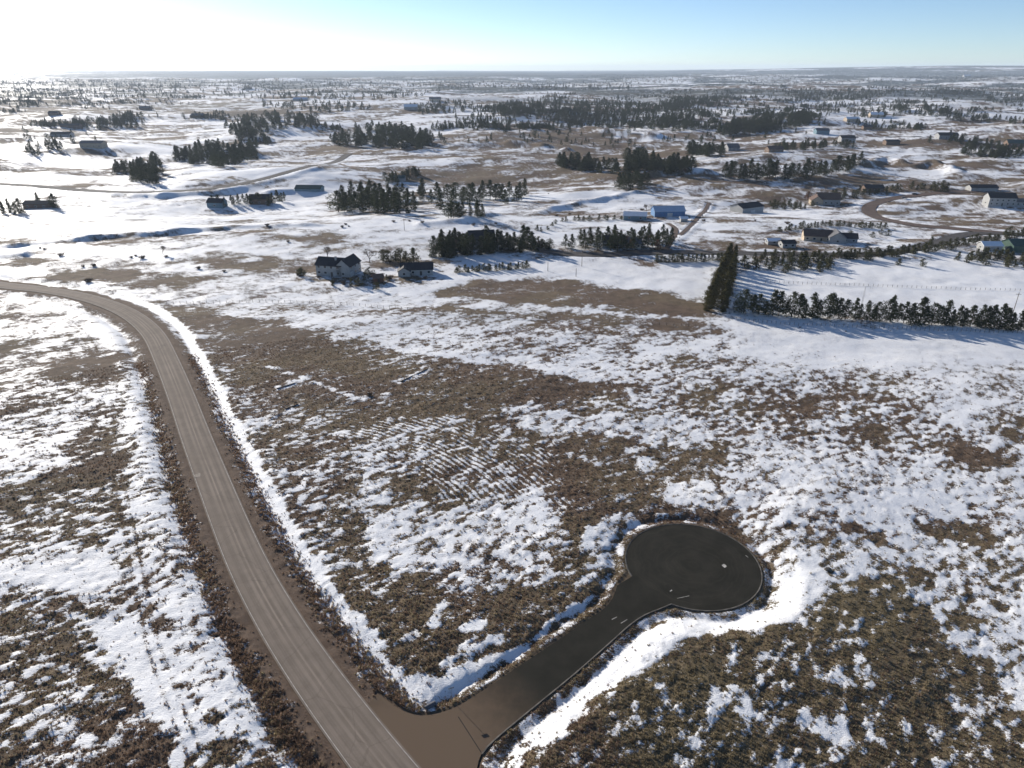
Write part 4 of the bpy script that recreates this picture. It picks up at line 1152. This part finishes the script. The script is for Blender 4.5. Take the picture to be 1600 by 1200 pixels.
BLD = [  # name, label, px, py, rotation, wings
    ('house', 'white two-storey house with black gabled roofs just beyond the lot', 527, 428, -14, [dict(x0=-2, y0=0, L=13, Wd=9, eave=5.2, rise=2.8, wallm=W_WHITE, roofm=R_DARK, floors=2, windows=4, door=True, chimney=True), dict(x0=5.5, y0=1.5, L=12, Wd=7, eave=5.3, rise=3.0, wallm=W_WHITE, roofm=R_DARK, along_x=False, floors=2, windows=3, garage=True)], 'house'),
    ('house', 'low white house with dark roof beside the small pines beyond the lot', 652, 427, 6, [dict(x0=0, y0=0, L=15, Wd=8, eave=3.0, rise=2.3, wallm=W_WHITE, roofm=R_DARK, windows=4, door=True), dict(x0=-6, y0=-3.4, L=6, Wd=5.6, eave=2.8, rise=1.8, wallm=W_WHITE, roofm=R_DARK, along_x=False, windows=1)], 'house'),
    ('shed', 'small rust-brown shed between the two white houses', 591, 440, 20, [dict(x0=0, y0=0, L=4.5, Wd=3.6, eave=2.3, rise=1.3, wallm=W_RED, roofm=R_BROWN, windows=0, door=True)], 'shed'),
    ('house', 'dark-roofed house half hidden inside the black conifer stand', 752, 385, 10, [dict(x0=0, y0=0, L=14, Wd=10, eave=5.0, rise=4.0, wallm=W_GREY, roofm=R_DARK, floors=2, windows=4, chimney=True)], 'house'),
    ('house', 'grey-roofed house among garden trees beside the valley road', 968, 385, -6, [dict(x0=-3, y0=0, L=13, Wd=9, eave=3.4, rise=2.6, wallm=W_GREY, roofm=R_DARK, windows=4), dict(x0=7, y0=-1, L=9, Wd=7, eave=3.0, rise=2.4, wallm=W_TAN, roofm=R_GREY, windows=3)], 'house'),
    ('barn', 'long blue metal barn with a pale roof on open snow', 1043, 336, 4, [dict(x0=0, y0=0, L=21, Wd=11, eave=3.6, rise=2.6, wallm=W_BLUE, roofm=R_STEEL, windows=0, garage=True)], 'barn'),
    ('barn', 'smaller teal-grey barn left of the long blue barn', 992, 342, -10, [dict(x0=0, y0=0, L=15, Wd=10, eave=3.0, rise=1.8, wallm=W_TEAL, roofm=R_STEEL, windows=2)], 'barn'),
    ('shed', 'tiny white shed on the snow right of the long blue barn', 1068, 346, 0, [dict(x0=0, y0=0, L=4.5, Wd=3.5, eave=2.3, rise=.9, wallm=W_WHITE, roofm=R_SNOW, windows=0)], 'shed'),
    ('barn', 'white barn with a black roof beside low pines', 1166, 331, 28, [dict(x0=0, y0=0, L=21, Wd=13, eave=4.4, rise=2.4, wallm=W_WHITE, roofm=R_DARK, windows=0, garage=True)], 'barn'),
    ('house', 'brown-roofed house wrapped in trees near the road curve', 1292, 318, -12, [dict(x0=0, y0=0, L=17, Wd=12, eave=4.4, rise=4.2, wallm=W_GREY, roofm=R_BROWN, floors=1, windows=4), dict(x0=-9, y0=-2, L=11, Wd=9, eave=3.4, rise=3.2, wallm=W_TAN, roofm=R_BROWN, along_x=False, windows=2)], 'house'),
    ('house', 'dark low house behind trees left of the road curve', 1362, 299, 5, [dict(x0=0, y0=0, L=17, Wd=9, eave=3.4, rise=2.4, wallm=W_BROWN, roofm=R_DARK, windows=3)], 'house'),
    ('house', 'tan and white house with a brown roof and black-roofed wing', 1290, 376, -14, [dict(x0=-5, y0=1, L=15, Wd=10, eave=3.2, rise=2.8, wallm=W_TAN, roofm=R_BROWN, windows=4, door=True), dict(x0=5, y0=-2, L=11, Wd=9, eave=3.4, rise=3.0, wallm=W_WHITE, roofm=R_GREY, along_x=False, windows=2, garage=True), dict(x0=12, y0=0, L=8, Wd=8, eave=3.0, rise=2.0, wallm=W_GREY, roofm=R_DARK, windows=2)], 'house'),
    ('shed', 'small white garage with a black flat-pitched roof near the tan house', 1229, 386, 5, [dict(x0=0, y0=0, L=7.5, Wd=6, eave=2.8, rise=1.2, wallm=W_WHITE, roofm=R_DARK, windows=2)], 'garage'),
    ('shed', 'snow-roofed low shed left of the small white garage', 1207, 381, 0, [dict(x0=0, y0=0, L=7, Wd=5, eave=2.2, rise=1.0, wallm=W_GREY, roofm=R_SNOW, windows=1)], 'shed'),
    ('barn', 'long white barn with a black roof behind the tall white house', 1533, 298, -2, [dict(x0=0, y0=0, L=23, Wd=9, eave=3.6, rise=2.0, wallm=W_WHITE, roofm=R_DARK, windows=0)], 'barn'),
    ('house', 'tall white two-storey house with a black roof near the right edge', 1564, 320, -6, [dict(x0=-2, y0=0, L=20, Wd=10, eave=6.2, rise=3.2, wallm=W_WHITE, roofm=R_DARK, floors=2, windows=5, door=True), dict(x0=14, y0=-.5, L=12, Wd=8, eave=3.2, rise=2.0, wallm=W_WHITE, roofm=R_GREY, windows=3)], 'house'),
    ('barn', 'dark green barn cut off by the right edge', 1592, 392, 3, [dict(x0=0, y0=0, L=16, Wd=11, eave=4.2, rise=2.6, wallm=W_GREEN, roofm=R_GREEN, windows=1)], 'barn'),
    ('shed', 'white shed with a snowy roof left of the green barn', 1545, 390, -4, [dict(x0=0, y0=0, L=10, Wd=7, eave=3.0, rise=1.6, wallm=W_WHITE, roofm=R_SNOW, windows=2)], 'shed'),
    ('shed', 'squat shed throwing a long blue shadow on the left snow slope', 340, 323, -10, [dict(x0=0, y0=0, L=13, Wd=8, eave=4.0, rise=2.6, wallm=W_TEAL, roofm=R_DARK, windows=1)], 'shed'),
    ('house', 'dark house among pines left of centre above the stream bank', 408, 318, 4, [dict(x0=0, y0=0, L=16, Wd=9, eave=4.5, rise=3.0, wallm=W_BROWN, roofm=R_DARK, windows=3)], 'house'),
    ('barn', 'long low green-roofed barn on open snow left of centre', 484, 297, -4, [dict(x0=0, y0=0, L=23, Wd=11, eave=3.6, rise=2.4, wallm=W_TEAL, roofm=R_GREEN, windows=0)], 'barn'),
    ('house', 'low dark house with snowy yard at the far left edge', 62, 324, 0, [dict(x0=0, y0=0, L=19, Wd=9, eave=3.4, rise=1.8, wallm=W_BROWN, roofm=R_DARK, windows=3)], 'house'),
    ('house', 'pale-gabled house among pines on the central hill', 632, 231, 20, [dict(x0=0, y0=0, L=18, Wd=13, eave=5.0, rise=4.2, wallm=W_WHITE, roofm=R_SNOW, along_x=False, windows=3)], 'house'),
    ('house', 'long dark house on the snowy rise at upper left', 147, 230, -3, [dict(x0=0, y0=0, L=30, Wd=13, eave=5.5, rise=2.8, wallm=W_TAN, roofm=R_GREY, windows=4)], 'house'),
    ('house', 'dark flat-looking house above the bushes at upper left', 112, 200, 2, [dict(x0=0, y0=0, L=34, Wd=13, eave=5.0, rise=2.8, wallm=W_BROWN, roofm=R_DARK, windows=4)], 'house'),
    ('house', 'wide dark-roofed house below another dark house at upper left', 98, 214, 2, [dict(x0=0, y0=0, L=30, Wd=14, eave=4.5, rise=3.0, wallm=W_GREY, roofm=R_DARK, windows=4)], 'house'),
    ('house', 'small dark house alone on snow at upper left', 86, 180, 2, [dict(x0=0, y0=0, L=20, Wd=12, eave=4.5, rise=3.4, wallm=W_BROWN, roofm=R_DARK, windows=2)], 'house'),
    ('barn', 'pale barn on the open slope right of the central hill', 622, 282, 2, [dict(x0=0, y0=0, L=14, Wd=9, eave=3.0, rise=2.0, wallm=W_GREY, roofm=R_GREEN, windows=0)], 'barn'),
    ('house', 'square dark-roofed house on the right-hand snow slope', 1283, 209, 0, [dict(x0=0, y0=0, L=19, Wd=12, eave=5.0, rise=2.8, wallm=W_TEAL, roofm=R_GREY, windows=3)], 'house'),
    ('house', 'two-storey dark house right of the pine clump on the slope', 1322, 222, 0, [dict(x0=0, y0=0, L=19, Wd=12, eave=6.0, rise=3.0, wallm=W_GREY, roofm=R_DARK, floors=2, windows=3)], 'house'),
    ('barn', 'dark box-like barn alone on smooth snow at right', 1392, 226, 0, [dict(x0=0, y0=0, L=18, Wd=10, eave=4.6, rise=2.0, wallm=W_BROWN, roofm=R_DARK, windows=0)], 'barn'),
    ('barn', 'small dark barn beyond the box-like barn', 1354, 202, 0, [dict(x0=0, y0=0, L=14, Wd=9, eave=4.0, rise=2.2, wallm=W_BROWN, roofm=R_DARK, windows=0)], 'barn'),
    ('house', 'low brown-roofed house at the left end of the right slope', 1209, 237, 8, [dict(x0=0, y0=0, L=18, Wd=11, eave=3.4, rise=3.0, wallm=W_BROWN, roofm=R_BROWN, windows=3)], 'house'),
    ('house', 'long dark house among trees high on the right', 1478, 217, 0, [dict(x0=0, y0=0, L=26, Wd=12, eave=5.0, rise=3.0, wallm=W_GREY, roofm=R_DARK, windows=4)], 'house'),
    ('house', 'grey house with pointed roof right of the mid-slope pines', 1143, 234, 10, [dict(x0=0, y0=0, L=15, Wd=13, eave=3.5, rise=4.2, wallm=W_GREY, roofm=R_GREY, windows=3)], 'house'),
    ('house', 'pale house beside pines above the far road', 1330, 190, 6, [dict(x0=0, y0=0, L=24, Wd=12, eave=4.5, rise=3.0, wallm=W_TAN, roofm=R_SNOW, windows=3)], 'house'),
    ('house', 'white-roofed house on the far snowfield above the long wood', 680, 158, 6, [dict(x0=0, y0=0, L=34, Wd=18, eave=6, rise=5, wallm=W_TAN, roofm=R_GREY, windows=3)], 'house'),
    ('house', 'pale house left of the upper track', 642, 171, 6, [dict(x0=0, y0=0, L=30, Wd=16, eave=6, rise=5, wallm=W_WHITE, roofm=R_SNOW, windows=3)], 'house'),
    ('house', 'grey-blue house on the far rise between two dark clumps', 470, 158, 0, [dict(x0=0, y0=0, L=44, Wd=20, eave=6, rise=5, wallm=W_GREY, roofm=R_STEEL, windows=3)], 'house'),
    ('house', 'small house under trees at far left by the conifers', 228, 172, 0, [dict(x0=0, y0=0, L=24, Wd=13, eave=5, rise=4, wallm=W_BROWN, roofm=R_GREY, windows=3)], 'house'),
    ('house', 'grey house beyond the end of the left hill road', 310, 184, 0, [dict(x0=0, y0=0, L=26, Wd=14, eave=5, rise=4, wallm=W_BROWN, roofm=R_GREY, windows=3)], 'house'),
    ('house', 'white farmhouse on the far right ridge slope', 1510, 120, 0, [dict(x0=0, y0=0, L=60, Wd=26, eave=9, rise=7, wallm=W_WHITE, roofm=R_SNOW, windows=3)], 'house'),
    ('house', 'brown house on the far right snowfield between tree clumps', 1368, 183, 0, [dict(x0=0, y0=0, L=24, Wd=12, eave=5, rise=4, wallm=W_TAN, roofm=R_SNOW, windows=3)], 'house'),
    ('house', 'dark-roofed house beside the sparse pines at the far right edge', 1588, 228, -10, [dict(x0=0, y0=0, L=26, Wd=14, eave=4, rise=4, wallm=W_BROWN, roofm=R_GREEN, windows=3)], 'house'),
]
BX, BY, BZ = at([b[2] for b in BLD], [b[3] for b in BLD])
for (nm, lab, px, py, rz, wings, cat), X, Y, Z in zip(BLD, BX, BY, BZ):
    o = empty(nm, (float(X), float(Y), float(Z) - .05), R(rz)); tag(o, lab, cat)
    for wg in wings: wing(o, **wg)

# ------------------------------------------------------------------ small things
M_WOOD = colm('grey_post_wood', (.16, .13, .10)); M_METAL = colm('galvanised_metal', (.35, .35, .36)); M_SIGN = colm('sign_back', (.18, .19, .20))
def pole(px, py, hgt, label, arm=True):
    X, Y, Z = at([px], [py]); o = empty('utility_pole', (float(X[0]), float(Y[0]), float(Z[0]))); tag(o, label, 'pole')
    MB().tube((0, 0, -.5), (0, 0, hgt), .15, .10, 8).build('post', M_WOOD, o)
    if arm: MB().box(-1.1, 1.1, -.06, .06, hgt - .7, hgt - .55).build('crossarm', M_WOOD, o)
for px, py, hg, lab in ((909, 416, 8, 'thin wooden pole on snow left of the road bend field'), (1582, 491, 9, 'wooden pole behind the pine row near the right edge'), (856, 424, 5, 'short thin pole on snow beside the little pines'), (900, 432, 4, 'shortest thin pole on the open snow above the brown field'), (632, 360, 7, 'lone pole beside the shaded stream bank'), (1450, 205, 16, 'tall pole on the far right snow slope')):
    pole(px, py, hg, lab, hg > 6)
# lattice mast with a bracket at its top, standing in the smooth snowfield
X, Y, Z = at([1345], [483]); mast = empty('lattice_mast', (float(X[0]), float(Y[0]), float(Z[0]))); tag(mast, 'thin lattice mast with a square bracket on top in the snowfield', 'mast')
mb = MB(); Hm = 9.6
for a in range(3):
    mb.tube((.32 * math.cos(a * 2.094), .32 * math.sin(a * 2.094), -.3), (.2 * math.cos(a * 2.094), .2 * math.sin(a * 2.094), Hm), .05, .04, 4)
mb.build('mast_leg_frame', M_METAL, mast)
for q in range(14):
    z0 = q * Hm / 14; a = q % 3
    MB().tube((.3 * math.cos(a * 2.094), .3 * math.sin(a * 2.094), z0), (.3 * math.cos((a + 1) * 2.094), .3 * math.sin((a + 1) * 2.094), z0 + Hm / 14), .03, .03, 4).build('brace', M_METAL, mast)
mb = MB(); mb.box(0, 2.0, -.04, .04, Hm - .05, Hm + .03); mb.box(1.92, 2.0, -.04, .04, Hm - 1.1, Hm - .05); mb.build('bracket', M_METAL, mast)
# field fence across the smooth snowfield
def fence(pts, n, label, hgt=1.25, wires=3):
    X, Y, Z = at([p[0] for p in pts], [p[1] for p in pts])
    P = np.stack([X, Y], 1); L = np.concatenate([[0], np.cumsum(np.hypot(*np.diff(P, axis=0).T))])
    t = np.linspace(0, L[-1], n); xs = np.interp(t, L, X); ys = np.interp(t, L, Y); zs = height(xs, ys)
    root = empty('fence', (float(xs[0]), float(ys[0]), float(zs[0]))); tag(root, label, 'fence')
    pm = MB().tube((0, 0, -.3), (0, 0, hgt), .08, .07, 5).me('fence_post'); pm.materials.append(M_WOOD)
    for i in range(n):
        o = bpy.data.objects.new('fence_post', pm); COL.objects.link(o); o.parent = root
        o.location = (xs[i] - xs[0], ys[i] - ys[0], zs[i] - zs[0])
    for wv in range(wires):
        mb = MB(); zz = hgt * (.3 + .3 * wv)
        for i in range(n - 1):
            mb.tube((xs[i] - xs[0], ys[i] - ys[0], zs[i] - zs[0] + zz), (xs[i + 1] - xs[0], ys[i + 1] - ys[0], zs[i + 1] - zs[0] + zz), .018, .018, 3)
        mb.build('wire', M_METAL, root)
fence([(1196, 442), (1350, 447), (1480, 452), (1640, 457)], 60, 'post and wire fence crossing the smooth white snowfield')
fence([(1150, 500), (1250, 509), (1400, 514), (1640, 523)], 70, 'wire fence at the foot of the long pine row')
fence([(250, 474), (420, 472), (560, 478), (700, 490), (900, 502), (1110, 512)], 84, 'wire fence along the far side of the empty lot')
fence([(827, 245), (832, 270), (838, 300)], 24, 'straight fence climbing the hillside above the stream')
# sign at the mouth of the court
X, Y, Z = at([706], [1096]); sg = empty('street_sign', (float(X[0]), float(Y[0]), float(Z[0])), R(20)); tag(sg, 'street sign on a thin post in the snow at the court mouth', 'sign')
MB().tube((0, 0, -.4), (0, 0, 2.7), .035, .035, 8).build('post', M_METAL, sg)
MB().box(-.45, .45, -.012, .012, 2.72, 2.94).build('name_blade', M_SIGN, sg)
M_TYRE = colm('tyre_rubber', (.02, .02, .02)); M_CARP = colm('dark_car_paint', (.03, .035, .05), .05, .35)
def car(px, py, rz, label):
    X, Y, Z = at([px], [py]); z0 = max([float(Z[0])] + [float(Z[0]) + .3])
    o = empty('parked_car', (float(X[0]), float(Y[0]), z0), R(rz)); tag(o, label, 'car')
    body = MB().prism([(-2.2, .35), (2.2, .35), (2.25, .8), (1.2, .95), (.7, 1.45), (-1.3, 1.5), (-2.1, 1.0)], -.9, .9).build('body', M_CARP, o)
    MB().prism([(1.12, .98), (.68, 1.4), (-1.25, 1.44), (-1.85, 1.02)], -.915, .915).build('window', M_GLASS, o)
    for wx_ in (-1.4, 1.4):
        for wy_ in (-.86, .86): MB().tube((wx_, wy_ - .1, .34), (wx_, wy_ + .1, .34), .34, .34, 12).build('wheel', M_TYRE, o)
car(1412, 311, 8, 'dark car on the inside verge of the curved road')
car(1429, 304, 0, 'dark car parked near the far end of the curved road')
# culvert end in the ditch
X, Y, Z = at([664], [1108]); cv = empty('culvert', (float(X[0]), float(Y[0]), float(Z[0])), R(35)); tag(cv, 'dark culvert pipe end in the snowy ditch by the court mouth', 'culvert')
def pipe(r0, r1, L):
    V = []; F = []; n = 18
    for x_, rr in ((0, r0), (L, r0), (L, r1), (0, r1)):
        for i in range(n): V.append((x_, rr * math.cos(2 * math.pi * i / n), .12 + rr * math.sin(2 * math.pi * i / n)))
    for k_ in range(4):
        for i in range(n): F.append((k_ * n + i, k_ * n + (i + 1) % n, ((k_ + 1) % 4) * n + (i + 1) % n, ((k_ + 1) % 4) * n + i))
    return mesh('pipe', V, F)
link('pipe', pipe(.38, .33, 1.8), colm('dark_pipe', (.10, .10, .11)), cv)
MB().box(-.1, .15, -.8, .8, -.5, .1).build('headwall', M_CONC, cv)
# rocks
def rock(px, py, s_, label, seed):
    X, Y, Z = at([px], [py]); bm = bmesh.new(); bmesh.ops.create_icosphere(bm, subdivisions=2, radius=1)
    rd = random.Random(seed)
    for v in bm.verts:
        v.co *= rd.uniform(.8, 1.15); v.co.z *= .65
    me = bpy.data.meshes.new('rock'); bm.to_mesh(me); bm.free()
    o = link('rock', me, colm('dark_rock', (.10, .085, .07), .3)); o.location = (float(X[0]), float(Y[0]), float(Z[0]) + .1); o.scale = (s_, s_ * .8, s_); tag(o, label, 'rock')
rock(1293, 891, .75, 'dark boulder at the tip of the bright snow swath past the turning circle', 1)
rock(1207, 878, .4, 'small dark rock just outside the turning circle kerb', 2)
# logs lying in the brown grass, snow drifted against them
def log(px0, py0, px1, py1, label, r_=.28):
    X, Y, Z = at([px0, px1], [py0, py1])
    o = MB().tube((0, 0, r_ * .4), (float(X[1] - X[0]), float(Y[1] - Y[0]), float(Z[1] - Z[0]) + r_ * .4), r_, r_ * .7, 8).build('log', M_BARK)
    o.location = (float(X[0]), float(Y[0]), float(Z[0])); tag(o, label, 'log')
log(433, 608, 462, 599, 'snow-edged log lying in brown grass nearest the road')
log(626, 597, 668, 577, 'longest log edged by snow in the middle of the lot')
log(446, 640, 466, 632, 'short log below the first snow-edged log')

# ------------------------------------------------------------------ air
HZ = True
if HZ:
    m = bpy.data.materials.new('haze'); m.use_nodes = True; n = m.node_tree.nodes; n.clear()
    out = n.new('ShaderNodeOutputMaterial'); pv = n.new('ShaderNodeVolumePrincipled')
    pv.inputs['Color'].default_value = (.72, .84, 1.0, 1); pv.inputs['Density'].default_value = .000045; pv.inputs['Anisotropy'].default_value = .15
    m.node_tree.links.new(pv.outputs[0], out.inputs['Volume'])
    o = MB().box(-27000, 27000, -27000, 27000, -60, 180).build('haze', m); tag(o, None, kind='stuff')
